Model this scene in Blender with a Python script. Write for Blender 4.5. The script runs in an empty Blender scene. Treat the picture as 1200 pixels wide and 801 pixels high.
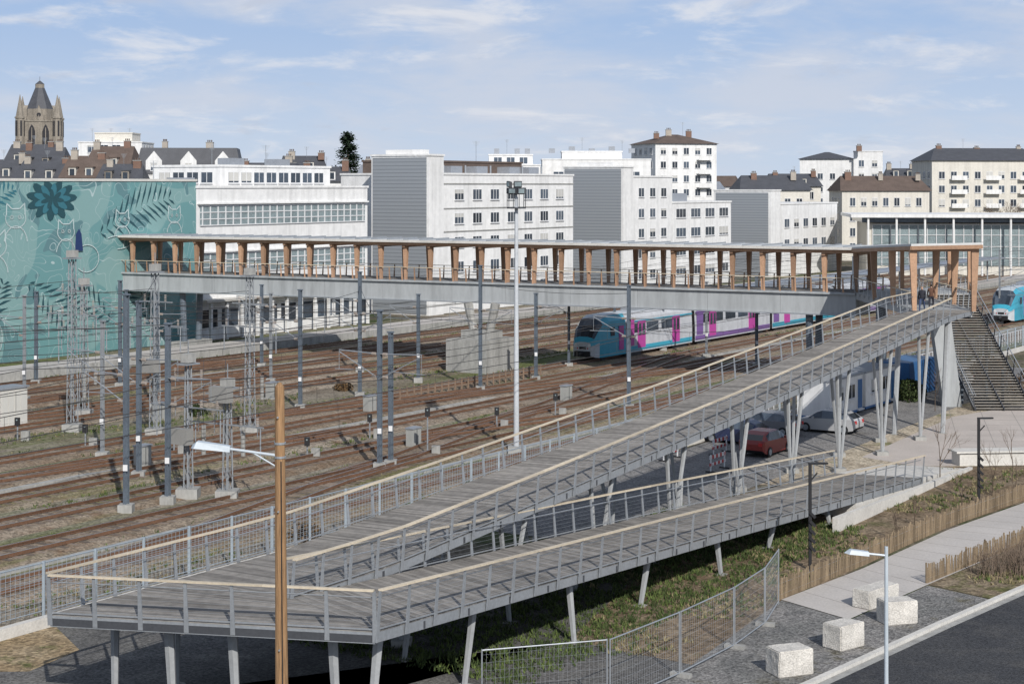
import bpy, math, random, bmesh
from mathutils import Vector as V, Matrix, noise
random.seed(7)
SC=bpy.context.scene
T=V((.54,.842,0)).normalized(); N=V((-T.y,T.x,0)); Z=V((0,0,1))
def LP(s,n,z=0): return T*s+N*n+Z*z
# ------------------------------------------------------------------ materials
MC={}
def M(name,col,rough=.75,var=.15,scale=1.2,bump=0,metal=0,island=0,fine=12,spec=.3,stretch=None,col2=None,streak=0):
    if name in MC: return MC[name]
    m=bpy.data.materials.new(name); m.use_nodes=True; nt=m.node_tree; nd=nt.nodes; lk=nt.links
    b=nd['Principled BSDF']; b.inputs['Roughness'].default_value=rough; b.inputs['Metallic'].default_value=metal
    b.inputs['Specular IOR Level'].default_value=spec
    tc=nd.new('ShaderNodeTexCoord'); vec=tc.outputs['Object']
    if stretch:
        mp=nd.new('ShaderNodeMapping'); lk.new(vec,mp.inputs[0]); mp.inputs['Scale'].default_value=stretch; vec=mp.outputs[0]
    n1=nd.new('ShaderNodeTexNoise'); n1.inputs['Scale'].default_value=scale; n1.inputs['Detail'].default_value=6; n1.inputs['Roughness'].default_value=.6
    lk.new(vec,n1.inputs['Vector'])
    n2=nd.new('ShaderNodeTexNoise'); n2.inputs['Scale'].default_value=scale*fine; n2.inputs['Detail'].default_value=3
    lk.new(vec,n2.inputs['Vector'])
    ad=nd.new('ShaderNodeMath'); ad.operation='ADD'; lk.new(n1.outputs[0],ad.inputs[0]); lk.new(n2.outputs[0],ad.inputs[1])
    mr=nd.new('ShaderNodeMapRange'); mr.inputs[1].default_value=.65; mr.inputs[2].default_value=1.35; mr.inputs[3].default_value=1-var*1.2; mr.inputs[4].default_value=1+var
    lk.new(ad.outputs[0],mr.inputs[0]); val=mr.outputs[0]
    if streak: # rain streaks running down walls
        mp=nd.new('ShaderNodeMapping'); lk.new(tc.outputs['Object'],mp.inputs[0]); mp.inputs['Scale'].default_value=(1.6,1.6,.09)
        n3=nd.new('ShaderNodeTexNoise'); n3.inputs['Scale'].default_value=1.0; n3.inputs['Detail'].default_value=5; lk.new(mp.outputs[0],n3.inputs['Vector'])
        r3=nd.new('ShaderNodeMapRange'); r3.inputs[1].default_value=.45; r3.inputs[2].default_value=.75; r3.inputs[3].default_value=1; r3.inputs[4].default_value=1-streak; lk.new(n3.outputs[0],r3.inputs[0])
        mu=nd.new('ShaderNodeMath'); mu.operation='MULTIPLY'; lk.new(val,mu.inputs[0]); lk.new(r3.outputs[0],mu.inputs[1]); val=mu.outputs[0]
    if island:
        g=nd.new('ShaderNodeNewGeometry'); m2=nd.new('ShaderNodeMapRange'); m2.inputs[3].default_value=1-island; m2.inputs[4].default_value=1+island
        lk.new(g.outputs['Random Per Island'],m2.inputs[0]); mu=nd.new('ShaderNodeMath'); mu.operation='MULTIPLY'
        lk.new(val,mu.inputs[0]); lk.new(m2.outputs[0],mu.inputs[1]); val=mu.outputs[0]
    sc=nd.new('ShaderNodeVectorMath'); sc.operation='SCALE'; sc.inputs[0].default_value=col
    lk.new(val,sc.inputs['Scale']); lk.new(sc.outputs[0],b.inputs['Base Color'])
    if bump:
        bp=nd.new('ShaderNodeBump'); bp.inputs['Strength'].default_value=bump; bp.inputs['Distance'].default_value=.05
        lk.new(n2.outputs[0],bp.inputs['Height']); lk.new(bp.outputs[0],b.inputs['Normal'])
    MC[name]=m; return m
def groundmat(name,cols,big,green=None,stones=9,along=0,gthr=(.5,.62),bump=.6):
    m=bpy.data.materials.new(name); m.use_nodes=True; nt=m.node_tree; nd=nt.nodes; lk=nt.links; b=nd['Principled BSDF']
    b.inputs['Roughness'].default_value=.95; b.inputs['Specular IOR Level'].default_value=.1
    tc=nd.new('ShaderNodeTexCoord'); mp=nd.new('ShaderNodeMapping'); mp.vector_type='TEXTURE'
    mp.inputs['Rotation'].default_value=(0,0,math.atan2(T.y,T.x)); mp.inputs['Scale'].default_value=(1+along,1,1)
    lk.new(tc.outputs['Object'],mp.inputs[0])
    def nz(scale,det,v): 
        n=nd.new('ShaderNodeTexNoise'); n.inputs['Scale'].default_value=scale; n.inputs['Detail'].default_value=det; n.inputs['Roughness'].default_value=.65; lk.new(v,n.inputs['Vector']); return n.outputs[0]
    def mix(f,a,c):
        x=nd.new('ShaderNodeMix'); x.data_type='RGBA'; lk.new(f,x.inputs[0])
        for i,q in ((6,a),(7,c)):
            if isinstance(q,tuple): x.inputs[i].default_value=(*q,1)
            else: lk.new(q,x.inputs[i])
        return x.outputs[2]
    def rng(s,a,c,d=0,e=1):
        r=nd.new('ShaderNodeMapRange'); lk.new(s,r.inputs[0]); r.inputs[1].default_value=a; r.inputs[2].default_value=c; r.inputs[3].default_value=d; r.inputs[4].default_value=e; return r.outputs[0]
    a=mix(rng(nz(big,6,mp.outputs[0]),.4,.6),cols[0],cols[1])
    a=mix(rng(nz(big*3.3,6,tc.outputs['Object']),.48,.66),a,cols[2])
    if green: a=mix(rng(nz(big*1.7,8,mp.outputs[0]),gthr[0],gthr[1]),a,green)
    vo=nd.new('ShaderNodeTexVoronoi'); vo.inputs['Scale'].default_value=stones; lk.new(tc.outputs['Object'],vo.inputs['Vector'])
    sep=nd.new('ShaderNodeSeparateColor'); lk.new(vo.outputs['Color'],sep.inputs[0])
    sc=nd.new('ShaderNodeVectorMath'); sc.operation='SCALE'; lk.new(a,sc.inputs[0]); lk.new(rng(sep.outputs[0],0,1,.6,1.4),sc.inputs['Scale'])
    lk.new(sc.outputs[0],b.inputs['Base Color'])
    bp=nd.new('ShaderNodeBump'); bp.inputs['Strength'].default_value=bump; bp.inputs['Distance'].default_value=.06; lk.new(vo.outputs['Distance'],bp.inputs['Height']); lk.new(bp.outputs[0],b.inputs['Normal'])
    return m
def louvre(name,col,pitch=.45):
    m=bpy.data.materials.new(name); m.use_nodes=True; nt=m.node_tree; nd=nt.nodes; lk=nt.links; b=nd['Principled BSDF']
    b.inputs['Roughness'].default_value=.5; b.inputs['Metallic'].default_value=.3
    tc=nd.new('ShaderNodeTexCoord'); s=nd.new('ShaderNodeSeparateXYZ'); lk.new(tc.outputs['Object'],s.inputs[0])
    d=nd.new('ShaderNodeMath'); d.operation='DIVIDE'; d.inputs[1].default_value=pitch; lk.new(s.outputs[2],d.inputs[0])
    f=nd.new('ShaderNodeMath'); f.operation='FRACT'; lk.new(d.outputs[0],f.inputs[0])
    r=nd.new('ShaderNodeMapRange'); lk.new(f.outputs[0],r.inputs[0]); r.inputs[1].default_value=.7; r.inputs[2].default_value=.95; r.inputs[3].default_value=1; r.inputs[4].default_value=.6
    v=nd.new('ShaderNodeVectorMath'); v.operation='SCALE'; v.inputs[0].default_value=col; lk.new(r.outputs[0],v.inputs['Scale']); lk.new(v.outputs[0],b.inputs['Base Color'])
    return m
WHITE=M('white_render',(.73,.725,.71),.8,.09,.25,fine=6,streak=.17)
CREAM=M('cream_render',(.63,.60,.535),.85,.1,.3,streak=.17)
LIMESTONE=M('limestone',(.27,.24,.20),.9,.3,.4,streak=.35)
WGLASS=M('window_glass',(.05,.065,.085),.12,.3,.3,spec=.6,island=.6)
WGLASS2=M('pale_glass',(.22,.27,.28),.15,.3,.4,spec=.6)
WFRAME=M('window_frame',(.66,.66,.66),.5,.05)
GREYLV=louvre('grey_louvre',(.33,.35,.37))
SLATE=M('slate_roof',(.075,.078,.088),.6,.2,.8)
TILE=M('brown_tile_roof',(.12,.09,.075),.8,.25,.6)
ZINC=M('zinc_roof',(.32,.34,.37),.45,.12,.3,metal=.3)
CONC=M('concrete',(.35,.345,.325),.85,.18,.5,bump=.15,stretch=(1,1,.5),streak=.35)
CONCL=M('light_concrete',(.56,.54,.50),.85,.16,.8,bump=.2)
BEAMC=M('bridge_beam_paint',(.37,.385,.39),.6,.1,.35,stretch=(1,1,.25),streak=.25)
TIMBER=M('larch_timber',(.40,.245,.155),.6,.22,.8,island=.25)
DECK=M('weathered_deck_boards',(.215,.20,.182),.85,.28,.3,island=.32,bump=.3)
RAILW=M('handrail_timber',(.56,.48,.36),.55,.16,.8,island=.14)
STEELG=M('galvanised_steel',(.38,.40,.42),.45,.14,.9,metal=.5)
LEGM=M('painted_leg_steel',(.34,.35,.355),.5,.12,.6,streak=.25)
DARKST=M('dark_steel',(.06,.063,.07),.5,.15,1)
MASTB=M('mast_blue_grey',(.125,.15,.18),.5,.22,.8,streak=.2)
MASTL=M('lattice_grey',(.24,.255,.27),.5,.18,.8)
INS=M('insulator',(.36,.31,.27),.35,.2)
RUST=M('rusty_rail',(.155,.085,.052),.7,.25,1)
RAILTOP=M('rail_running_surface',(.45,.44,.43),.25,.1,1,metal=.8)
SLEEP=M('sleeper',(.18,.145,.118),.9,.25,.6,island=.4)
BLACK=M('black_rubber',(.02,.02,.022),.6,.1)
RED=M('red_paint',(.45,.03,.03),.4,.1)
BLUE=M('blue_paint',(.04,.13,.30),.4,.1)
# ------------------------------------------------------------------ mesh builder
class MB:
    def __init__(s,name): s.name=name; s.v=[]; s.f=[]; s.mi=[]; s.mats=[]
    def mid(s,m):
        if m not in s.mats: s.mats.append(m)
        return s.mats.index(m)
    def add(s,vs,fs,m):
        b=len(s.v); k=s.mid(m); s.v.extend([tuple(x) for x in vs])
        for f in fs: s.f.append(tuple(i+b for i in f)); s.mi.append(k)
    def ob(s,c,a,b,d,m):
        vs=[c+a*x+b*y+d*z for z in (-1,1) for x,y in ((-1,-1),(1,-1),(1,1),(-1,1))]
        s.add(vs,[(0,3,2,1),(4,5,6,7),(0,1,5,4),(1,2,6,5),(2,3,7,6),(3,0,4,7)],m)
    def box(s,c,size,m,d=None):
        d=d or V((1,0,0)); e=V((-d.y,d.x,0)); s.ob(V(c),d*size[0]/2,e*size[1]/2,Z*size[2]/2,m)
    def beam(s,p0,p1,w,h,m,up=Z):
        p0=V(p0);p1=V(p1); d=p1-p0; L=d.length
        if L<1e-5: return
        d/=L; side=d.cross(up)
        if side.length<1e-3: side=d.cross(V((0,1,0)))
        side.normalize(); u=side.cross(d); s.ob((p0+p1)/2,d*L/2,side*w/2,u*h/2,m)
    def cyl(s,p0,p1,r0,m,r1=None,n=8,caps=True):
        p0=V(p0);p1=V(p1); r1=r0 if r1 is None else r1; d=(p1-p0)
        if d.length<1e-6: return
        d.normalize(); a=d.cross(Z if abs(d.z)<.95 else V((1,0,0))).normalized(); b=d.cross(a)
        vs=[];fs=[]
        for p,r in((p0,r0),(p1,r1)):
            for i in range(n):
                t=2*math.pi*i/n; vs.append(p+a*math.cos(t)*r+b*math.sin(t)*r)
        for i in range(n): j=(i+1)%n; fs.append((i,j,n+j,n+i))
        if caps: fs.append(tuple(range(n))[::-1]); fs.append(tuple(range(n,2*n)))
        s.add(vs,fs,m)
    def prism(s,pts,z0,z1,m,mtop=None):
        n=len(pts); vs=[(p[0],p[1],z0) for p in pts]+[(p[0],p[1],z1) for p in pts]
        s.add(vs,[(i,(i+1)%n,n+(i+1)%n,n+i) for i in range(n)]+[tuple(range(n))[::-1]],m)
        s.add([(p[0],p[1],z1) for p in pts],[tuple(range(n))],mtop or m)
    def slab(s,pts,th,m):
        n=len(pts); vs=[V(p) for p in pts]+[V(p)-Z*th for p in pts]
        s.add(vs,[(i,(i+1)%n,n+(i+1)%n,n+i) for i in range(n)]+[tuple(range(n)),tuple(range(n,2*n))[::-1]],m)
    def poly(s,pts,m): s.add(pts,[tuple(range(len(pts)))],m)
    def tube(s,pts,r,m,n=4):
        for a,b in zip(pts[:-1],pts[1:]): s.cyl(a,b,r,m,n=n,caps=False)
    def build(s,parent=None,keep=False,smooth=False,recalc=True):
        if not s.v: return None
        xs=[p[0] for p in s.v]; ys=[p[1] for p in s.v]; zs=[p[2] for p in s.v]
        o=(0,0,0) if keep else ((min(xs)+max(xs))/2,(min(ys)+max(ys))/2,min(zs))
        me=bpy.data.meshes.new(s.name); me.from_pydata([(p[0]-o[0],p[1]-o[1],p[2]-o[2]) for p in s.v],[],s.f)
        for m in s.mats: me.materials.append(m)
        me.polygons.foreach_set('material_index',s.mi)
        if recalc:
            bm=bmesh.new(); bm.from_mesh(me); bmesh.ops.recalc_face_normals(bm,faces=bm.faces); bm.to_mesh(me); bm.free()
        if smooth: me.polygons.foreach_set('use_smooth',[True]*len(me.polygons))
        me.update(); ob=bpy.data.objects.new(s.name,me); ob.location=o; SC.collection.objects.link(ob)
        if parent: ob.parent=parent; 
        return ob
# ------------------------------------------------------------------ ground
g=MB('ground'); g.poly([(-3000,-500,0),(3000,-500,0),(3000,5000,0),(-3000,5000,0)],groundmat('earth_ground',((.12,.10,.075),(.17,.145,.11),(.09,.09,.05)),.08,(.05,.07,.025),4)); g.build(keep=True,recalc=False)
def sheet(name,pts,z,m):
    g=MB(name); g.poly([(p[0],p[1],z) for p in pts],m); o=g.build(keep=True,recalc=False); return o
def lp2(s,n): p=LP(s,n); return (p.x,p.y)
BALG=groundmat('track_bed',((.205,.175,.135),(.28,.25,.205),(.15,.12,.09)),.09,(.115,.13,.05),7,along=6,gthr=(.48,.60))
sheet('railway_yard_gravel',[lp2(-20,48.4),lp2(420,48.4),lp2(420,121),lp2(-20,121)],.004,BALG)
ASPH=groundmat('old_asphalt',((.095,.093,.09),(.13,.125,.12),(.15,.145,.135)),.15,None,14,bump=.15)
sheet('forecourt_asphalt',[(-60,30),(3,30),(8,52),(6,57),(2,60),lp2(60,33),lp2(60,47.2),lp2(-20,47.2)],.008,ASPH)
sheet('car_park_asphalt',[lp2(66,37.5),lp2(150,40.5),lp2(150,47.2),lp2(66,47.2)],.012,groundmat('pale_asphalt',((.19,.185,.18),(.23,.22,.21),(.16,.155,.15)),.2,None,14,bump=.15))
sheet('ochre_soil_strip',[(-24,61),(-22,56),(-15.9,56.2),(-14.9,58.8),(-16.5,61.8),(-18.2,62.2),(-20,61)],.012,groundmat('ochre_soil',((.27,.20,.12),(.33,.26,.17),(.20,.15,.09)),.5,(.12,.12,.05),8,gthr=(.55,.65)))
SOIL=groundmat('planting_soil',((.16,.115,.075),(.23,.18,.125),(.12,.09,.06)),.25,(.095,.095,.04),8,gthr=(.56,.70))
sheet('planting_bed_soil',[(2,60),(6,57),(9.5,64),(14.6,71.5),(20.3,79.8),(30,91),(29.3,97.2),(22.5,97),(17,92),lp2(60,33)],.012,SOIL)
SAND=groundmat('sandy_ground',((.38,.32,.24),(.45,.39,.30),(.28,.23,.17)),.2,(.16,.16,.075),8,gthr=(.56,.68))
sheet('sandy_ground',[lp2(84,33),lp2(92,30),lp2(118,28),lp2(150,28),lp2(150,40.3),lp2(84,38.4)],.010,SAND)
PAV=M('paving_concrete',(.46,.43,.40),.85,.14,.35,fine=30)
PAVP=M('paving_pinkish',(.47,.42,.38),.85,.14,.35,fine=30)
pz=MB('plaza_paving'); pz.poly([(p[0],p[1],.018) for p in [(20.6,100.5),(30.5,118),(38,125),(70,125),(60,96),(29.5,97.4),(23,97.2)]],PAVP)
pz.build(keep=True,recalc=False)
pl=MB('plaza_paving_joints'); JM=M('joint_dark',(.27,.25,.23),.9)
for i in range(14):
    x=26+i*2.2; pl.beam((x,98,.021),(x+5,121,.021),.03,.004,JM)
for i in range(9):
    y=99.5+i*2.4; pl.beam((25+i*1.0,y,.0225),(60,y-1,.0225),.03,.004,JM)
pl.build(keep=True)
pU=[(10.4,65.9),(14.6,71.2),(20.2,79.2),(26.3,86.6),(50,112)]; pD=[(12.4,62.9),(16.6,68.3),(23.8,77.4),(30,84.2),(50,104)]
pt=MB('footpath'); 
for i in range(4): pt.poly([(*pU[i],.020),(*pU[i+1],.020),(*pD[i+1],.020),(*pD[i],.020)],PAV)
for i in range(4):
    n=int((V(pU[i+1])-V(pU[i])).length/1.5)
    for j in range(n):
        a=V(pU[i]).lerp(V(pU[i+1]),j/n); b=V(pD[i]).lerp(V(pD[i+1]),j/n); pt.beam((a.x,a.y,.0215),(b.x,b.y,.0215),.025,.005,JM)
pt.build(keep=True)
GG=groundmat('grey_gravel',((.17,.168,.16),(.23,.22,.21),(.14,.138,.135)),.3,(.13,.12,.09),12,gthr=(.56,.66))
gv=MB('gravel_verge')
gv.poly([(p[0],p[1],.016) for p in [(-2,41),(2,45.6),(9.0,54.0),(15.1,61.8),(18.6,65.8),(16.6,68.2),(12.4,62.8),(10.4,65.8),(6,57),(3,52)]],GG); gv.build(keep=True,recalc=False)
sheet('verge_soil',[(16.7,68.4),(23.9,77.3),(30,84.1),(50,103.5),(50,98),(26.2,74.2),(20.2,67.8),(18.6,65.9)],.019,groundmat('verge_earth',((.19,.15,.10),(.26,.21,.15),(.13,.10,.07)),.4,(.11,.11,.045),8,gthr=(.5,.62)))
# road and kerb
kl=[(-12,29.5),(-2,40.5),(4.5,48.4),(9.75,54.7),(15.6,61.9),(20.4,67.6),(26,73.2),(60,104)]
ROADM=groundmat('asphalt_road',((.047,.049,.054),(.062,.063,.066),(.075,.074,.074)),.2,None,22,bump=.12)
def off(p,k): return (p[0]+.77*k,p[1]-.64*k)
rd=MB('road'); 
far=[off(p,8.8) for p in kl]
for i in range(len(kl)-1): rd.poly([(*kl[i],.024),(*kl[i+1],.024),(*far[i+1],.024),(*far[i],.024)],ROADM)
rd.build(keep=True,recalc=False)
kb=MB('kerb')
for L,kk in((kl,-.12),(far,.12)):
    for i in range(len(L)-1):
        a=V((*off(L[i],kk),.07)); b=V((*off(L[i+1],kk),.07)); n=max(1,int((b-a).length))
        for j in range(n):
            p=a.lerp(b,j/n); q=a.lerp(b,(j+.985)/n); kb.beam(p,q,.22,.15,CONCL)
kb.build(keep=True)
gt=MB('gutter_strip')
for i in range(len(kl)-1): gt.beam((*off(kl[i],.16),.026),(*off(kl[i+1],.16),.026),.3,.006,CONC)
gt.build(keep=True)
pv2=MB('pavement'); f2=[off(p,9.05) for p in kl]; f3=[off(p,12) for p in kl]
for i in range(len(kl)-1): pv2.poly([(*f2[i],.12),(*f2[i+1],.12),(*f3[i+1],.12),(*f3[i],.12)],PAV)
pv2.build(keep=True,recalc=False)
# ------------------------------------------------------------------ tracks
TRK=[53,58,63,68,72.8,77.5,87,91.5,97,101.5,106.5]
BALM=groundmat('ballast',((.215,.17,.125),(.29,.245,.195),(.17,.115,.075)),.13,(.14,.135,.06),9,along=5,gthr=(.53,.66))
def track(name,fn,s0,s1,step=.62,dz=0):
    bal=MB(name); s=s0
    while s<s1:
        c=fn(s); d=(fn(s+.5)-c).normalized(); e=V((-d.y,d.x,0))
        bal.ob(c+Z*.12,e*1.25,d*.12,Z*.045,SLEEP); s+=step
    n=int((s1-s0)/6); pts=[fn(s0+(s1-s0)*i/n) for i in range(n+1)]
    for a,b in zip(pts[:-1],pts[1:]):
        d=(b-a).normalized(); e=V((-d.y,d.x,0))
        bal.add([a-e*2.1,a-e*1.4+Z*.14,a+e*1.4+Z*.14,a+e*2.1,b-e*2.1,b-e*1.4+Z*.14,b+e*1.4+Z*.14,b+e*2.1],[(0,1,5,4),(1,2,6,5),(2,3,7,6)],BALM)
        for sg in(-.72,.72):
            bal.beam(a+e*sg+Z*.25,b+e*sg+Z*.25,.085,.15,RUST); bal.beam(a+e*sg+Z*.329,b+e*sg+Z*.329,.05,.01,RAILTOP)
    return bal.build(keep=True)
for i,n in enumerate(TRK): track('railway_track',lambda s,n=n:LP(s,n),22 if n<80 else 40,330)
def sw(n0,n1,s0,L):
    def f(s):
        t=min(1,max(0,(s-s0)/L)); t=t*t*(3-2*t); return LP(s,n0+(n1-n0)*t,.015)
    return f
for n0,n1,s0,L in ((53,58,50,30),(58,63,72,30),(63,68,96,30),(72.8,68,60,30),(77.5,72.8,84,30),(91.5,87,70,30),(97,91.5,92,30),(68,72.8,118,30),(101.5,97,66,30),(58,53,108,30),(72.8,63,98,52),(63,53,80,50),(106.5,97,96,48)):
    track('railway_turnout',sw(n0,n1,s0,L),s0+2,s0+L-2,.62)
tr_=MB('cable_trough')
for n in(70.4,99.3,55.5):
    for i in range(150): tr_.beam(LP(40+i,n,.06),LP(40.97+i,n,.06),.42,.14,CONC)
tr_.build(keep=True)
def tufts(name,fn,count,h,mats,spread=.18,blades=6):
    g=MB(name)
    for i in range(count):
        c=fn(); m=random.choice(mats); hh=h*random.uniform(.5,1.4)
        for b in range(blades):
            a=random.uniform(0,6.28); r=random.uniform(0,spread); p=c+V((math.cos(a)*r,math.sin(a)*r,0)); q=p+V((random.uniform(-.5,.5)*hh,random.uniform(-.5,.5)*hh,hh*random.uniform(.5,1)))
            w=V((math.cos(a+1.5),math.sin(a+1.5),0))*.035
            g.add([p-w,p+w,q],[(0,1,2)],m)
    g.build(keep=True,recalc=False)
GR1=M('weed_green',(.105,.14,.04),.9,.3,1); GR2=M('weed_dry',(.25,.21,.115),.9,.3,1); GR3=M('weed_dark',(.055,.08,.025),.9,.3,1)
gaps=[50.5,55.5,60.5,65.5,70.4,75.1,80,82.5,84.5,89.3,94.3,99.3,104,109]
def wf():
    while True:
        s=random.uniform(42,190); n=random.choice(gaps)+random.gauss(0,.75)
        if noise.noise(V((s*.07,n*.35,3)))>.02: return LP(s,n,.02)
tufts('track_weeds',wf,8000,.17,[GR1,GR1,GR2,GR3],.22)
def bf():
    while True:
        x=random.uniform(3,29);y=random.uniform(58,96); n=-.842*x+.54*y
        if 27<n<35 and noise.noise(V((x*.3,y*.3,1)))>.0: return V((x,y,.02))
tufts('bed_weeds',bf,1700,.16,[GR1,GR2,GR3,GR2])
def uf(): return LP(random.uniform(46,76),random.uniform(29,39),.02)
tufts('undergrowth_ivy',uf,3600,.2,[GR3,GR3,GR1],.3,7)
def vf():
    t=random.random(); return V((19.5+t*12+random.uniform(-1.2,1.2),69+t*12+random.uniform(-1,.6),.02))
tufts('verge_grass',vf,600,.2,[GR2,GR1,GR2])
# ------------------------------------------------------------------ RAMPS
HG=1.2
B=V((-13.77,51,3.2));A=V((-3.92,49.05,3.2));E=V((-6.89,52.97,3.2));B2=V((-10.87,55.5,3.2))
C=V((24.2,109.8,7.55));D=V((28.1,109.8,7.55));F=V((21.7,90.5,.5));G_=V((17.5,92,.5))
C2=V((27.3,115.7,7.55));D2=V((31.2,115.7,7.55))
zup=[(0,3.2),(.08,3.2),(.25,3.87),(.5,4.95),(.75,6.22),(1,7.55)]
def zi(tab,t):
    for (a,za),(b,zb) in zip(tab[:-1],tab[1:]):
        if t<=b: return za+(zb-za)*(t-a)/(b-a)
    return tab[-1][1]
def edge(p,q,tab):
    return lambda t:V((p.x+(q.x-p.x)*t,p.y+(q.y-p.y)*t,zi(tab,t)))
zdn=[(0,3.2),(.5,1.88),(1,.5)]
LU=edge(B2,C,zup);RU=edge(E,D,zup);LL=edge(E,G_,zdn);RL=edge(A,F,zdn)
l0=edge(B,B2,[(0,3.2),(1,3.2)]);r0=edge(A,E,[(0,3.2),(1,3.2)]); l1=edge(C,C2,[(0,7.55),(1,7.55)]);r1=edge(D,D2,[(0,7.55),(1,7.55)])
ramp=MB('access_ramp')
def deck(fl,fr):
    L=max((fl(1)-fl(0)).length,(fr(1)-fr(0)).length); n=int(L/.15)
    for i in range(n):
        a0,a1=fl(i/n),fl((i+.90)/n); b0,b1=fr(i/n),fr((i+.90)/n); h=Z*.04; jz=Z*random.uniform(-.005,.005); a0=a0+jz;a1=a1+jz;b0=b0+jz;b1=b1+jz
        ramp.add([a0-h,b0-h,b1-h,a1-h,a0,b0,b1,a1],[(0,1,2,3),(4,7,6,5),(0,4,5,1),(1,5,6,2),(2,6,7,3),(3,7,4,0)],DECK)
    m=int(L/2.5)+1
    for i in range(m):
        for f,o in((fl,1),(fr,-1)):
            p,q=f(i/m),f((i+1)/m); ctr=(fl(i/m)+fr(i/m))/2; inn=(ctr-p).normalized()*.06
            ramp.beam(p+inn-Z*.20,q+inn-Z*.20,.10,.30,STEELG)
        p,q=fl(i/m),fr(i/m); ramp.beam(p-Z*.22,q-Z*.22,.12,.22,DARKST)
        p2=p.lerp(q,.35);q2=fl((i+1)/m).lerp(fr((i+1)/m),.35); ramp.beam(p2-Z*.17,q2-Z*.17,.08,.2,DARKST)
        p2=p.lerp(q,.65);q2=fl((i+1)/m).lerp(fr((i+1)/m),.65); ramp.beam(p2-Z*.17,q2-Z*.17,.08,.2,DARKST)
for a,b in((l0,r0),(LU,RU),(LL,RL),(l1,r1)): deck(a,b)
def railing(mb,fn,out,L=None,step=1.5,post=STEELG,rail=RAILW,drop=.32,cab=True,hh=HG,rw=.15):
    L=L or sum((fn((i+1)/20)-fn(i/20)).length for i in range(20)); n=max(1,round(L/step))
    for i in range(n+1):
        p=fn(i/n)+out*.05; d=(fn(min(1,i/n+.01))-fn(max(0,i/n-.01))).normalized()
        top=p+out*.12+Z*(hh-.03); bot=p-Z*drop; e=out
        w0,w1=.075,.045
        ramp_v=[bot-d*w0-e*.02,bot+d*w0-e*.02,bot+d*w0+e*.02,bot-d*w0+e*.02,top-d*w1-e*.02,top+d*w1-e*.02,top+d*w1+e*.02,top-d*w1+e*.02]
        mb.add(ramp_v,[(0,3,2,1),(4,5,6,7),(0,1,5,4),(1,2,6,5),(2,3,7,6),(3,0,4,7)],post)
    m=max(1,round(L/3))
    for i in range(m):
        a,b=fn(i/m),fn((i+.998)/m)
        mb.beam(a+out*.17+Z*hh,b+out*.17+Z*hh,rw,.05,rail)
        if cab:
            for k in range(7):
                z=.14+k*.145; o=out*(.05+.12*z/hh); mb.cyl(a+o+Z*z,b+o+Z*z,.0045,STEELG,n=3,caps=False)
            mb.beam(a+out*.06+Z*.06,b+out*.06+Z*.06,.02,.04,STEELG)
            mb.cyl(a-out*.03+Z*.95,b-out*.03+Z*.95,.02,STEELG,n=5,caps=False)
nl=V((-.842,.54,0)); nr=-nl
fr_=(A-B).normalized(); fo=V((fr_.y,-fr_.x,0))
railing(ramp,lambda t:B.lerp(A,t),fo); railing(ramp,l0,nl); railing(ramp,LU,nl); railing(ramp,l1,nl)
railing(ramp,RU,nr); railing(ramp,LL,nl); railing(ramp,RL,nr)
ramp.beam(B-Z*.2,A-Z*.2,.1,.32,STEELG)
def leg(p,q,r0=.15,r1=.10): 
    ramp.cyl(p,q,r0,LEGM,r1=r1,n=6); ramp.box(V((q.x,q.y,.03)),(.4,.4,.06),CONC,T)
for p in (B.lerp(A,.32),B.lerp(A,.52),B.lerp(A,.83)):
    c=p+V((.3,.9,-.3)); leg(c,V((c.x+.15,c.y,0)),.17,.12)
c=A+V((.0,1.3,-.3)); leg(c,V((c.x-.25,c.y,0)),.17,.12)
for s in(.3,.8):
    c=l0(s)+V((.7,.1,-.3)); leg(c,V((c.x,c.y,0)))
for i in range(1,8):
    t=i/8
    for f,q in((LL,.6),(RL,-.6)):
        p=f(t)-nl*q-Z*.3; 
        if p.z>.7: leg(p,V((p.x+(-.3 if i%2 else .2),p.y,0)),.14,.10)
for i in range(1,10):
    t=i/9.5
    for f,q in((LU,.5),(RU,-.5)):
        p=f(t)-nl*q-Z*.3; b_=V((p.x,p.y,0))-nl*q*.5
        leg(p-T*.95,b_,.11,.08); leg(p+T*.95,b_+T*.1,.11,.08)
        ramp.box(b_+Z*.12,(.7,.7,.25),CONC)
for p in(C+nr*.4,D-nr*.4):
    leg(p-Z*.3+T*1,V((p.x,p.y,0)),.2,.15)
ramp.build()
ab=MB('ramp_abutment'); 
q=[LL(.8),RL(.8),RL(1),LL(1)]
vs=[V((p.x,p.y,-.05)) for p in q]+[p-Z*.36 for p in q]
ab.add(vs,[(0,1,5,4),(1,2,6,5),(2,3,7,6),(3,0,4,7),(4,5,6,7)],CONCL)
q=[LL(1),RL(1),RL(1.0)+T*7,LL(1.0)+T*7]; q=[V((p.x,p.y,z)) for p,z in zip(q,(.5,.5,.03,.03))]
vs=[V((p.x,p.y,-.05)) for p in q]+q; ab.add(vs,[(0,1,5,4),(1,2,6,5),(2,3,7,6),(3,0,4,7),(4,5,6,7)],CONCL)
a=RL(.72)-nl*.3; b=RL(1)+T*7-nl*.3
ab.add([V((a.x,a.y,0)),V((b.x,b.y,0)),V((b.x,b.y,.15)),V((a.x,a.y,.7)),V((a.x,a.y,0))-nl*.25,V((b.x,b.y,0))-nl*.25,V((b.x,b.y,.15))-nl*.25,V((a.x,a.y,.7))-nl*.25],[(0,1,2,3),(4,5,6,7),(3,2,6,7),(0,3,7,4),(1,2,6,5)],CONCL)
ab.build()
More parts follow.
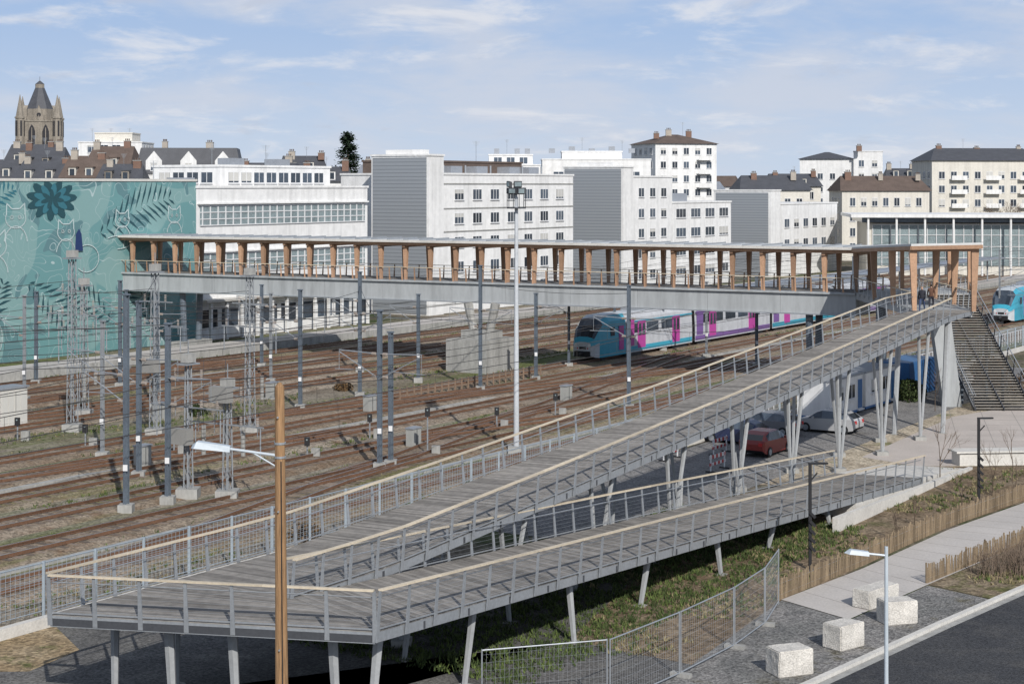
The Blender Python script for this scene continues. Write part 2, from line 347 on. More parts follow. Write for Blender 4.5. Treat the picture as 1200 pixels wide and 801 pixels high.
# ------------------------------------------------------------------ FOOTBRIDGE
P1=V((27,134,0));P0=V((-39.2,167,0)); bd=(P0-P1).normalized(); bu=V((-bd.y,bd.x,0)); bu=bu if bu.y>0 else -bu
Lb=(P0-P1).length; W=4.4
fb=MB('covered_footbridge')
def BP(a,b,z): return P1+bd*a+bu*b+Z*z
for i in range(12):
    a=Lb*i/12; b=Lb*(i+.997)/12
    fb.add([BP(a,0,5.75),BP(a,0,7.4),BP(a,W,7.4),BP(a,W,5.75),BP(b,0,5.75),BP(b,0,7.4),BP(b,W,7.4),BP(b,W,5.75)],[(0,1,2,3),(4,5,6,7),(0,1,5,4),(1,2,6,5),(2,3,7,6),(3,0,4,7)],BEAMC)
fb.beam(BP(0,-.08,7.47),BP(Lb,-.08,7.47),.3,.14,BEAMC); fb.beam(BP(0,-.05,5.78),BP(Lb,-.05,5.78),.2,.1,STEELG)
ext=24
fb.beam(BP(Lb,W/2,6.9),BP(Lb+ext,W/2,6.9),W,1.0,BEAMC)
fb.beam(BP(0,W/2,7.52),BP(Lb+ext,W/2,7.52),W-.2,.06,DECK)
n=29
for i in range(n+1):
    a=Lb*i/n
    for b,sg in((.1,1),(W-.1,-1)):
        w0,w1=.11,.21
        bot=BP(a,b,7.5); top=BP(a,b,10.8)
        vs=[bot-bd*w0-bu*.11,bot+bd*w0-bu*.11,bot+bd*w0+bu*.11,bot-bd*w0+bu*.11,top-bd*w1-bu*.2,top+bd*w1-bu*.2,top+bd*w1+bu*.2,top-bd*w1+bu*.2]
        fb.add(vs,[(0,3,2,1),(4,5,6,7),(0,1,5,4),(1,2,6,5),(2,3,7,6),(3,0,4,7)],TIMBER)
    fb.beam(BP(a,-.3,10.68),BP(a,W+.3,10.68),.28,.4,TIMBER)
    if i<n:
        for k in(1,2):
            a2=a+Lb/n*k/3; fb.beam(BP(a2,-.3,10.82),BP(a2,W+.3,10.82),.1,.14,TIMBER)
for b in(-.3,W+.3): fb.beam(BP(-.5,b,10.82),BP(Lb+.8,b,10.82),.12,.34,TIMBER)
ROOFM=M('canopy_roof',(.55,.56,.55),.6,.12,.3)
nn=46
for i in range(nn):
    a=-.8+(Lb+2.4)*i/nn; b=-.8+(Lb+2.4)*(i+.96)/nn
    fb.beam(BP(a,W/2,11.09),BP(b,W/2,11.09),W+1.3,.1,ROOFM)
    fb.beam(BP(a,-.5,11.18),BP(a,W+.5,11.18),.08,.1,STEELG)
fb.beam(BP(-.8,-.7,11.03),BP(Lb+1.6,-.7,11.03),.08,.2,CONCL); fb.beam(BP(-.8,W+.7,11.03),BP(Lb+1.6,W+.7,11.03),.08,.2,CONCL)
railing(fb,lambda t:BP(1+(Lb+ext-1)*t,0.0,7.5),-bu,step=1.3,drop=.1,post=TIMBER,rw=.1)
railing(fb,lambda t:BP(-1+(Lb+ext+1)*t,W,7.5),bu,step=1.3,drop=.1,post=TIMBER,rw=.1)
plat=[V(p) for p in ((C2.x,C2.y,7.55),(D2.x,D2.y,7.55),(31.8,134,7.55),(36.2,134,7.55),(36.2,141,7.55),(29,139.5,7.55),(27,134,7.55))]
fb.slab(plat,.5,BEAMC)
eb=lambda p,q,o,**k: railing(fb,(lambda t:V(p).lerp(V(q),t)),V(o),drop=.2,**k)
eb((27.3,115.7,7.55),(27,134,7.55),(-1,0,0)); eb((31.2,115.7,7.55),(31.8,134,7.55),(1,0,0)); eb((36.2,134,7.55),(36.2,141,7.55),(1,0,0))
roofp=[V(p) for p in ((26.6,133.8,11.16),(26.9,115,12.05),(31.6,114.7,12.15),(33,132,11.5),(36.8,138,11.16),(31,140,11.16))]
fb.slab(roofp,.16,ROOFM)
for a,b in zip(roofp,roofp[1:]+roofp[:1]): fb.beam(a-Z*.28,b-Z*.28,.1,.26,TIMBER)
for (x0,y0,x1,y1,zt) in ((27.2,115.4,31.15,115.2,11.85),(27.15,121.5,31.4,121.3,11.6),(27.1,127.5,31.6,127.5,11.35)):
    for x,y,sg in((x0,y0,-1),(x1,y1,1)):
        bot=V((x,y,7.5)); top=V((x+.1*sg,y,zt)); w0,w1=.14,.26
        e=V((0,1,0)); d=V((1,0,0))
        vs=[bot-d*w0-e*.12,bot+d*w0-e*.12,bot+d*w0+e*.12,bot-d*w0+e*.12,top-d*w1-e*.14,top+d*w1-e*.14,top+d*w1+e*.14,top-d*w1+e*.14]
        fb.add(vs,[(0,3,2,1),(4,5,6,7),(0,1,5,4),(1,2,6,5),(2,3,7,6),(3,0,4,7)],TIMBER)
    fb.beam((x0-.3,y0,zt-.1),(x1+.3,y1,zt-.1),.28,.42,TIMBER)
for x,y in((36,134.3),(36,140.5),(32,140)): fb.beam((x,y,7.5),(x,y,11),.3,.26,TIMBER)
pc=LP(123,82); pd=T
fb.prism([(pc+pd*a+N*b)[:2] for a,b in((-2.4,-2.1),(2.4,-2.1),(2.4,2.1),(-2.4,2.1))],0,2.8,CONC)
fb.prism([(pc+pd*a+N*b)[:2] for a,b in((-1.0,-1.5),(1.0,-1.5),(1.0,1.5),(-1.0,1.5))],2.8,3.5,CONC)
for b in(-1.1,1.1): fb.cyl(pc+N*b*.8+Z*3.5,pc+N*b*1.3+Z*5.8,.36,CONC,r1=.42,n=10)
def pier(c):
    fb.box(V((c.x,c.y,.5)),(4.5,1.6,1.0),CONC,bu)
    for o in(-1.4,1.4): fb.cyl(c+bu*o*.8+Z*1,c+bu*o+Z*5.8,.3,MASTB,n=10)
pier(BP(4,W/2,0)); pier(BP(Lb-8,W/2,0)); pier(BP(Lb+16,W/2,0))
fb.add([V(p) for p in((31.2,123.2,0),(32.5,123.2,0),(31.6,123.2,7.1),(30.2,123.2,7.1),(31.2,124.2,0),(32.5,124.2,0),(31.6,124.2,7.1),(30.2,124.2,7.1))],[(0,1,2,3),(4,5,6,7),(0,1,5,4),(1,2,6,5),(2,3,7,6),(3,0,4,7)],BEAMC)
for x,y in((28,130),(35.8,139),(30,138)): fb.cyl((x,y,0),(x,y,7.1),.28,MASTB,n=10)
fb.build()
# stairs
STM=M('stair_grating',(.085,.08,.078),.7,.2,1); NOS=M('stair_nosing',(.27,.25,.22),.8,.2,1)
st=MB('bridge_staircase'); ns=44
for i in range(ns):
    f=i/ns; y=133.8-12.8*f; z=7.4*(1-f); xc=34.0+.9*f; w=1.85+.15*f
    st.beam((xc-w,y,z),(xc+w,y,z),.27,.05,STM); st.beam((xc-w,y-.15,z+.01),(xc+w,y-.15,z+.01),.03,.06,NOS)
    st.beam((xc-w,y+.1,z-.09),(xc+w,y+.1,z-.09),.02,.1,DARKST)
for sg in(-1,0,1):
    a=V((34+1.9*sg,134,7.3));b=V((34.9+2.03*sg,121,0)); st.beam(a,b,.08,.36,DARKST)
    if sg:
        railing(st,lambda t:V((34+1.9*sg,134,7.45)).lerp(V((34.9+2.03*sg,121,.1)),t),V((sg,0,0)),post=DARKST,drop=.1,rail=STEELG,rw=.06,hh=1.05)
for y,z in((129.5,4.9),(125.2,2.4)):
    for x in(33,36): st.cyl((x,y,0),(x,y,z),.12,MASTB)
st.build()
# ------------------------------------------------------------------ buildings helpers
BLIND=M('roller_blind',(.5,.49,.46),.7,.1,1)
def win(mb,o,u,out,w,h,glass=WGLASS,frame=WFRAME,mull=1,sill=True):
    c=o+u*w/2+Z*h/2
    mb.ob(c+out*.015,u*(w/2+.07),out*.03,Z*(h/2+.07),frame)
    mb.ob(c+out*.03,u*w/2,out*.03,Z*h/2,glass)
    r=random.random()
    if r<.35 and h<2:
        bh=h*random.choice((.25,.4,.5,.85))/2; mb.ob(o+u*w/2+Z*(h-bh)+out*.04,u*(w/2-.02),out*.03,Z*bh,BLIND)
    for k in range(mull): 
        x=o+u*w*(k+1)/(mull+1)+Z*h/2; mb.ob(x+out*.05,u*.04,out*.03,Z*h/2,frame)
    if sill: mb.ob(o+u*w/2-Z*.1+out*.08,u*(w/2+.12),out*.1,Z*.05,frame)
def block(mb,p,u,out,L,Dp,z0,z1,wall,rows=(),ww=1.4,wh=1.5,gap=1.4,margin=1.,glass=WGLASS,mull=1,parapet=True,side=True,roof=None,smull=1,top=None):
    p=V((p[0],p[1],0)); c=p+u*L/2-out*Dp/2
    mb.ob(c+Z*(z0+z1)/2,u*L/2,out*Dp/2,Z*(z1-z0)/2,wall)
    if parapet:
        mb.ob(c+Z*(z1+.12),u*(L/2+.12),out*(Dp/2+.12),Z*.12,top or wall)
    for z in rows:
        n=int((L-2*margin+gap)/(ww+gap)); 
        if n<1: continue
        tot=n*ww+(n-1)*gap; st0=(L-tot)/2
        for i in range(n): win(mb,p+u*(st0+i*(ww+gap))+Z*z,u,out,ww,wh,glass,mull=mull)
    if side:
        for z in rows:
            for face in(0,1):
                o=p-out*Dp if face==0 else p+u*L; uu=out if face==0 else -out; ou=-u if face==0 else u
                n=int((Dp-2*margin+gap)/(ww+gap))
                if n<1: continue
                tot=n*ww+(n-1)*gap
                for i in range(n): win(mb,o+uu*((Dp-tot)/2+i*(ww+gap))+Z*z,uu,ou,ww,wh,glass,mull=smull)
def hip(mb,p,u,out,L,Dp,z,zr,m,ov=.5,inset=None,mans=False):
    p=V((p[0],p[1],0)); c=p+u*L/2-out*Dp/2; a=u*(L/2+ov); b=out*(Dp/2+ov); ins=Dp/2 if inset is None else inset
    if mans: r=[c-a*.9-b*.8,c+a*.9-b*.8,c+a*.9+b*.8,c-a*.9+b*.8]
    else: r=[c-u*(L/2-ins),c+u*(L/2-ins)]
    base=[c-a-b,c+a-b,c+a+b,c-a+b]
    vs=[q+Z*z for q in base]+[q+Z*zr for q in r]
    if mans: fs=[(0,1,5,4),(1,2,6,5),(2,3,7,6),(3,0,4,7),(4,5,6,7),(0,1,2,3)]
    else: fs=[(0,1,5,4),(2,3,4,5),(1,2,5),(3,0,4),(0,1,2,3)]
    mb.add(vs,fs,m)
def chim(mb,x,y,z,h=1.6,w=.9,m=None):
    m=m or random.choice((M('chimney_brick',(.20,.125,.095),.9,.2,1),M('chimney_render',(.38,.34,.29),.9,.2,1)))
    h*=random.uniform(.6,1.1); w*=random.uniform(.7,1)
    mb.box((x,y,z+h/2),(w*1.5,w,h),m); mb.box((x,y,z+h+.06),(w*1.7,w*1.15,.12),CONC)
    for k in(-.4,0,.4): mb.cyl((x+k*w,y,z+h+.1),(x+k*w,y,z+h+.5),.11,TILE,n=6)
def antenna(mb,x,y,z,h=2.2):
    mb.cyl((x,y,z),(x,y,z+h),.03,STEELG,n=4)
    for k in range(5): mb.beam((x-.5+.06*k,y,z+h*.98-k*.14),(x+.5-.06*k,y,z+h*.98-k*.14),.03,.03,STEELG)
OUT=-N
def muralmat():
    m=bpy.data.materials.new('mural_paint'); m.use_nodes=True; nt=m.node_tree; nd=nt.nodes; lk=nt.links; b=nd['Principled BSDF']; b.inputs['Roughness'].default_value=.7
    tc=nd.new('ShaderNodeTexCoord')
    mp=nd.new('ShaderNodeMapping'); mp.vector_type='TEXTURE'; mp.inputs['Rotation'].default_value=(0,0,math.atan2(T.y,T.x)); lk.new(tc.outputs['Object'],mp.inputs[0])
    def nz(s,d,dist=0):
        n=nd.new('ShaderNodeTexNoise'); n.inputs['Scale'].default_value=s; n.inputs['Detail'].default_value=d; n.inputs['Distortion'].default_value=dist; lk.new(mp.outputs[0],n.inputs['Vector']); return n
    def mixc(f,a,c):
        x=nd.new('ShaderNodeMix'); x.data_type='RGBA'; lk.new(f,x.inputs[0])
        for i,q in((6,a),(7,c)):
            if isinstance(q,tuple): x.inputs[i].default_value=(*q,1)
            else: lk.new(q,x.inputs[i])
        return x.outputs[2]
    def step(s,a,c):
        r=nd.new('ShaderNodeMapRange'); r.inputs[1].default_value=a; r.inputs[2].default_value=c; lk.new(s,r.inputs[0]); return r.outputs[0]
    n1=nz(.13,1,1.0); n2=nz(.22,1,1.5)
    a=mixc(step(n1.outputs[0],.5,.515),(.125,.265,.27),(.19,.32,.315))
    a=mixc(step(n2.outputs[0],.6,.61),a,(.10,.20,.215))
    n3=nz(.3,0,1.4); w=nd.new('ShaderNodeMath'); w.operation='PINGPONG'; w.inputs[1].default_value=.08; lk.new(n3.outputs[0],w.inputs[0])
    a=mixc(step(w.outputs[0],.0755,.077),a,(.36,.46,.46))
    lk.new(a,b.inputs['Base Color']); return m
TURQ=muralmat()
mu=MB('mural_building'); base=V((-32.4,175,0))
def MW(k,z,o=0): return base-T*k+OUT*o+Z*z
mu.ob(MW(27,8.2)-OUT*15,T*27,OUT*15,Z*8.2,TURQ)
mu.ob(MW(27,16.5)-OUT*15,T*27.1,OUT*15.1,Z*.12,CONCL)
TD=M('mural_dark_teal',(.022,.07,.085),.7,.1); TW=M('mural_white',(.45,.54,.54),.7,.05); TB=M('mural_navy',(.02,.04,.12),.7,.05); TM=M('mural_mid_teal',(.04,.15,.19),.7,.1)
def leaf(mb,k0,z0,k1,z1,n,ln,m):
    for i in range(n):
        t=i/(n-1); k=k0+(k1-k0)*t; z=z0+(z1-z0)*t+.6*math.sin(t*3.1)
        l=ln*math.sin(.35+t*2.4)
        for sg in(-1,1):
            ax=V((k1-k0,z1-z0)).normalized(); pr=V((-ax.y,ax.x))*sg; d=(ax*.75+pr)*l
            mb.poly([MW(k,z,.03),MW(k+d.x*.5+ax.x*.22,z+d.y*.5+ax.y*.22,.03),MW(k+d.x,z+d.y,.03),MW(k+d.x*.5-ax.x*.1,z+d.y*.5-ax.y*.1,.03)],m)
leaf(mu,13.2,11.4,4.0,14.6,13,2.2,TD)
for ring_,cn,pr_,m,o in((1.35,11,1.25,TD,.03),(1.0,9,.9,TM,.06),(.6,7,.6,TD,.09)):
    for i in range(cn):
        a=2*math.pi*i/cn+ring_; cx=19.3+math.cos(a)*ring_*1.35; cz=14.7+math.sin(a)*ring_*.75
        pts=[]
        for j in range(10):
            q=2*math.pi*j/10; px=math.cos(q)*pr_*1.05; py=math.sin(q)*pr_*.42
            pts.append(MW(cx+px*math.cos(a)-py*math.sin(a),min(16.3,cz+(px*math.sin(a)+py*math.cos(a))*.8),o+i*.002))
        mu.poly(pts,m)
leaf(mu,22,7,17.5,3.0,9,1.7,TD); leaf(mu,12,3,17,5.8,9,1.7,TD); leaf(mu,6,1.5,9,6,9,1.6,TD); leaf(mu,27,2,25,7,9,1.6,TD); leaf(mu,27.5,13,24,15.5,8,1.2,TM)
def ribbon(mb,pts,w,m,o=.05):
    for (k0,z0),(k1,z1) in zip(pts[:-1],pts[1:]):
        d=V((k1-k0,z1-z0)); 
        if d.length<1e-4: continue
        d.normalize(); e=V((-d.y,d.x))*w/2; d=d*w*.3
        mb.poly([MW(k0-e.x-d.x,z0-e.y-d.y,o),MW(k1-e.x+d.x,z1-e.y+d.y,o),MW(k1+e.x+d.x,z1+e.y+d.y,o),MW(k0+e.x-d.x,z0+e.y-d.y,o)],m)
def ell(k,z,a,b,t0=0,t1=6.283,n=20): return [(k+a*math.cos(t0+(t1-t0)*i/n),z+b*math.sin(t0+(t1-t0)*i/n)) for i in range(n+1)]
def cat(k,z,s,o):
    ribbon(mu,ell(k,z,1.3*s,1.0*s,math.pi*.85,math.pi*2.15),.11,TW,o); ribbon(mu,[(k-1.2*s,z+.45*s),(k-1.15*s,z+1.5*s),(k-.5*s,z+.95*s),(k+.5*s,z+.95*s),(k+1.15*s,z+1.5*s),(k+1.2*s,z+.45*s)],.11,TW,o+.002)
    for q in(-.5,.5): ribbon(mu,ell(k+q*s,z+.1*s,.17*s,.17*s,n=10),.1,TW,o+.004)
    ribbon(mu,ell(k,z-2.6*s,1.5*s,1.8*s,.2,3.0),.11,TW,o+.006)
cat(23.6,13.0,.9,.05); cat(17.6,11.6,.8,.06); cat(10.4,12.6,.7,.07); cat(3.2,12.9,.7,.055); cat(26,10.5,1,.065)
for i in range(7):
    k=random.uniform(2.4,28); z=random.uniform(2,12.5); ribbon(mu,ell(k,z,random.uniform(.6,2),random.uniform(.5,1.6),random.uniform(0,3),random.uniform(4,6)),.09,TW,.12+i*.004)
mu.poly([MW(16.6,9.8,.2),MW(15.6,9.8,.2),MW(15.8,11.4,.2),MW(16.1,11.9,.2),MW(16.5,11.4,.2)],TB)
mu.build()
ob1=MB('white_office_building')
b0=(base+T*.05)
block(ob1,b0,T,OUT,28.7,16,0,15.7,WHITE,rows=(),side=False)
for k in range(2):
    z=12.0-k*5.0
    ob1.ob(b0+T*14.3+Z*(z+.85)+OUT*.03,T*13.8,OUT*.05,Z*1.0,WGLASS2)
    for i in range(24): ob1.ob(b0+T*(.8+i*1.17)+Z*(z+.85)+OUT*.1,T*.07,OUT*.04,Z*1.0,WFRAME)
    for q in(-.35,.35,1.0,-1.0): ob1.ob(b0+T*14.3+Z*(z+.85+q)+OUT*.11,T*13.8,OUT*.04,Z*.05,WFRAME)
    ob1.ob(b0+T*14.3+Z*(z+2.1)+OUT*.2,T*14.2,OUT*.2,Z*.08,WHITE)
for i in range(9): ob1.ob(b0+T*(1.9+i*3.15)+Z*2.2+OUT*.03,T*1.2,OUT*.05,Z*.9,WGLASS)
for i in range(12): ob1.ob(b0+T*(1.2+i*2.4)+Z*2.+OUT*.9,T*.14,OUT*.14,Z*2.,WHITE)
ob1.ob(b0+T*14.3+Z*4.1+OUT*.7,T*14.2,OUT*.7,Z*.15,CONCL)
block(ob1,b0+T*9-OUT*5,T,OUT,19,10,15.9,18.0,WHITE,rows=(16.3,),ww=1.6,wh=1.1,gap=.5)
for i,(a,b) in enumerate(((4,6),(13,7),(22,8))): ob1.ob(b0+T*a-OUT*b+Z*(16.3 if i==0 else 18.5),T*1.2,OUT*.9,Z*.5,ZINC)
for a in(2,11,20): antenna(ob1,*(b0+T*a-OUT*8).to_2d(),16 if a<9 else 18,2.6)
ob1.build()
def tower(mb,q,L,Dp,z1):
    q=V((q[0],q[1],0)); block(mb,q,T,OUT,L,Dp,0,z1,WHITE,side=False)
    c=q-OUT*Dp/2; mb.ob(c-T*.06+Z*z1/2,T*.05,OUT*(Dp/2-.3),Z*(z1/2-.2),GREYLV)
    mb.ob(q-OUT*Dp/2+T*L/2+Z*(z1+.5),T*L*.3,OUT*Dp*.3,Z*.3,WHITE)
ot=MB('office_tower_wing'); tower(ot,(-10.2,209),3.2,8.8,19.6)
ot.build()
ot=MB('office_tower_wing'); tower(ot,(16.3,250.5),3.2,10.2,18.6); ot.build()
wb=MB('white_office_wing'); p=V((-8.7,212.6,0))
block(wb,p,T,OUT,32,16,0,17.3,WHITE,rows=(2,5.1,8.2,11.2,14.2),ww=1.9,wh=1.25,gap=2.2,mull=2,side=False)
for z in(16.2,13.1,10.2): wb.ob(p+T*16+Z*z+OUT*.06,T*16,OUT*.05,Z*.06,CONC)
for a in(4,9,15,23,28): wb.ob(p+T*a-OUT*5+Z*17.9,T*1.3,OUT*1,Z*.6,ZINC); wb.cyl(p+T*(a+2)-OUT*4+Z*17.3,p+T*(a+2)-OUT*4+Z*18.6,.12,STEELG)
block(wb,p-OUT*6+T*2,T,OUT,26,8,17.4,19.0,TILE,side=False); antenna(wb,*(p+T*18-OUT*7).to_2d(),19,3); wb.build()
wb=MB('white_office_wing'); p=V((17.8,253.5,0))
block(wb,p,T,OUT,13,15,0,17.2,WHITE,rows=(2,5.1,8.2,11.2,14.3),ww=1.6,wh=1.25,gap=2.0,mull=1,side=False)
block(wb,p+T*13.1,T,OUT,21,15,0,13.2,WHITE,rows=(2,5.1,8.0,11.0),ww=3.2,wh=1.3,gap=1.9,mull=2,side=False)
wb.ob(p+T*20-OUT*5+Z*14,T*4,OUT*2,Z*.7,ZINC); wb.build()
wb=MB('grey_clad_building'); p=V((45.5,297,0))
block(wb,p-T*1,T,OUT,4,11,0,15.0,WHITE,side=False); wb.ob(p-T*1-OUT*5.5-T*.06+Z*7.5,T*.05,OUT*5,Z*7.2,GREYLV)
block(wb,p+T*3.2,T,OUT,26,14,0,12.6,WHITE,rows=(5,8.6),ww=2,wh=1.4,gap=2.2,side=False); wb.build()
X1=V((1,0,0)); YM=V((0,-1,0))
def rot(a): c,s=math.cos(math.radians(a)),math.sin(math.radians(a)); return V((c,s,0)),V((s,-c,0))
ap=MB('apartment_block'); u,o=rot(20)
block(ap,(31.6,376),u,o,15,13,0,25,WHITE,rows=[1.5+i*3.05 for i in range(8)],ww=1.2,wh=1.4,gap=1.6)
hip(ap,(31.6,376),u,o,15,13,25.2,27.4,TILE)
for i in range(7):
    c=V((31.6,376,0))+u*11.7+o*.7+Z*(3.3+i*3.05); ap.ob(c,u*1.7,o*.7,Z*.08,WHITE); ap.ob(c+o*.66+Z*.5,u*1.7,o*.04,Z*.45,WHITE)
for k in(3,6,11): chim(ap,*(V((31.6,376,0))+u*k-o*6).to_2d(),26.4,1.8)
antenna(ap,38,380,27,3); ap.build()
ap=MB('apartment_block'); u,o=rot(8)
block(ap,(93.5,380),u,o,27,12,0,21.3,CREAM,rows=[2+i*3.1 for i in range(6)],ww=1.3,wh=1.5,gap=1.5,mull=1)
hip(ap,(93.5,380),u,o,27,12,21.5,24.4,SLATE,inset=3)
for i in range(1,6):
    for k in(6,14,22):
        c=V((93.5,380,0))+u*k+o*.6+Z*(2+i*3.1-.3); ap.ob(c,u*1.8,o*.6,Z*.08,WHITE); ap.ob(c+o*.58+Z*.5,u*1.8,o*.03,Z*.42,WHITE)
for k in(4,13,23): chim(ap,*(V((93.5,380,0))+u*k-o*6).to_2d(),23.2,1.8)
antenna(ap,102,386,24,2.5); ap.build()
ap=MB('apartment_block'); u,o=rot(-12)
block(ap,(71.5,424),u,o,13,12,0,22.3,WHITE,rows=[2+i*3.1 for i in range(6)],ww=1.2,wh=1.4,gap=1.8)
hip(ap,(71.5,424),u,o,13,12,22.5,24.3,SLATE)
block(ap,V((71.5,424,0))+u*13.1+o*1,u,o,7,12,0,24.2,WHITE,rows=[2+i*3.1 for i in range(7)],ww=1.2,wh=1.5,gap=2)
chim(ap,85,418,24.3,1.6); ap.build()
hs=MB('town_house'); u,o=rot(5)
block(hs,(70,362),u,o,19,10,0,14.6,CREAM,rows=(2,5.2,8.4,11.6),ww=1.1,wh=1.7,gap=1.3); hip(hs,(70,362),u,o,19,10,14.8,18,TILE,inset=1)
for k in(2,9,17): chim(hs,70+k,366,17,1.8)
hs.build()
hs=MB('town_house'); block(hs,(46,342),u,o,14,10,0,14.8,CREAM,rows=(5.2,8.4,11.6),ww=1.1,wh=1.7,gap=1.3); hip(hs,(46,342),u,o,14,10,15,18,SLATE,inset=1)
chim(hs,49,346,17,1.6); chim(hs,57,346,17,1.6); hs.build()
md=MB('modern_flats'); 
block(md,(-6,330),X1,YM,11.5,12,0,19.8,WHITE,rows=[2+i*3 for i in range(6)],ww=1.5,wh=1.4,gap=1.2); block(md,(-4.5,332),X1,YM,8.5,9,20,21.8,WHITE,rows=(20.2,),ww=1.5,wh=1.2,gap=1)
for k in(-3,1,3): md.box((k,334,22.6),(1,1,1.1),ZINC)
antenna(md,-1,335,22,3); md.build()
md=MB('modern_flats')
block(md,(6,338),X1,YM,21.5,12,0,21.0,WHITE,rows=[2+i*3.05 for i in range(6)],ww=2.0,wh=1.4,gap=1.0); block(md,(10,341),X1,YM,12,8,21.2,22.6,WHITE,side=False)
for k in range(5): md.box((8+k*4,342,22.9+.4*(k%2)),(1.2,1,.9),ZINC)
antenna(md,14,341,22,3.5); antenna(md,22,341,22,3); md.build()
md=MB('modern_flats'); block(md,(-92,362),X1,YM,13.5,12,0,25,WHITE,rows=[2+i*3 for i in range(8)],ww=1.7,wh=1.5,gap=.9); block(md,(-89,364),X1,YM,8,8,25.2,27,CREAM,side=False)
for k in(-90,-86,-82): antenna(md,k,366,25,3.2)
md.build()
mn=MB('slate_roof_mansion'); u,o=rot(6)
block(mn,(-66,300),u,o,18,12,0,17.8,WHITE,rows=(5,8.5,12,15.2),ww=1.1,wh=1.7,gap=1.4); hip(mn,(-66,300),u,o,18,12,18,22.6,SLATE,mans=True,ov=.3)
for k in(3,9,15):
    c=V((-66,300,0))+u*k+o*.1
    mn.add([c-u*1.4+Z*18,c+u*1.4+Z*18,c+u*1.4+Z*20.3,c+Z*22,c-u*1.4+Z*20.3]+[x-o*2.5 for x in(c-u*1.4+Z*18,c+u*1.4+Z*18,c+u*1.4+Z*20.3,c+Z*22,c-u*1.4+Z*20.3)],[(0,1,2,3,4),(5,6,7,8,9),(0,4,9,5),(1,2,7,6),(2,3,8,7),(3,4,9,8)],WHITE)
    win(mn,c-u*.5+Z*18.6,u,o,1,1.3)
chim(mn,-62,305,22,2.2); chim(mn,-54,305,22,2.2); mn.build()
for (x,y,L,zw,zr,rf,wl) in ((-84,288,9,16.6,20.2,SLATE,CREAM),(-75.5,286,7,17.0,21.0,TILE,CREAM),(-69,284,7,16.4,19.6,SLATE,LIMESTONE),(-90,310,8,19,23,SLATE,LIMESTONE),(-78,312,8,19,23.2,TILE,CREAM),(-98,330,9,20,24,SLATE,CREAM),(-47.5,292,10,17.0,19.9,SLATE,CREAM),(-36.5,290,9,16.4,19.2,SLATE,WHITE),(-26.5,296,9,17.4,19.6,ZINC,WHITE),(-43,320,8,18.4,21.6,SLATE,CREAM),(-95,300,9,17,20.6,SLATE,CREAM),(58,380,11,15.5,18.6,SLATE,CREAM),(120.5,372,14,15,18.5,TILE,CREAM),(-2,420,14,17,20.4,SLATE,CREAM),(88,400,8,17.5,20,SLATE,CREAM)):
    h=MB('town_house'); u,o=rot(random.uniform(-8,10)); block(h,(x,y),u,o,L,9,0,zw,wl,rows=[zw-2.6-3.2*i for i in range(3)],ww=1.0,wh=1.6,gap=1.2)
    hip(h,(x,y),u,o,L,9,zw+.2,zr,rf,inset=.2); chim(h,x+1.2,y+4,zr-.8,1.7); chim(h,x+L-1.2,y+4,zr-.8,1.7); antenna(h,x+L*.5,y+4,zr-.3,2)
    for kk in(.25,.65): # dormers
        c=V((x,y,0))+u*L*kk-o*.9+Z*(zw+1.2); h.ob(c,u*.6,o*.8,Z*.8,wl); h.ob(c+o*.82,u*.4,o*.03,Z*.55,WGLASS); h.ob(c+Z*.85,u*.75,o*.95,Z*.08,rf)
    h.build()
dh=MB('distant_rooftops')
for i in range(150):
    x=random.uniform(-210,260); y=random.uniform(440,640); zw=random.uniform(11,16.5)+ (y-440)*.006; L=random.uniform(9,20); u,o=rot(random.uniform(-30,30)); wl=random.choice([CREAM,WHITE,LIMESTONE])
    block(dh,(x,y),u,o,L,10,0,zw,wl,rows=(zw-2.8,zw-6),ww=1.2,wh=1.6,gap=1.6,side=False,parapet=False); hip(dh,(x,y),u,o,L,10,zw,zw+random.uniform(2,3.5),random.choice([SLATE,SLATE,TILE,ZINC]),inset=.5)
    if i%2: chim(dh,x+2,y+5,zw+1.5,1.8)
dh.build(keep=True)
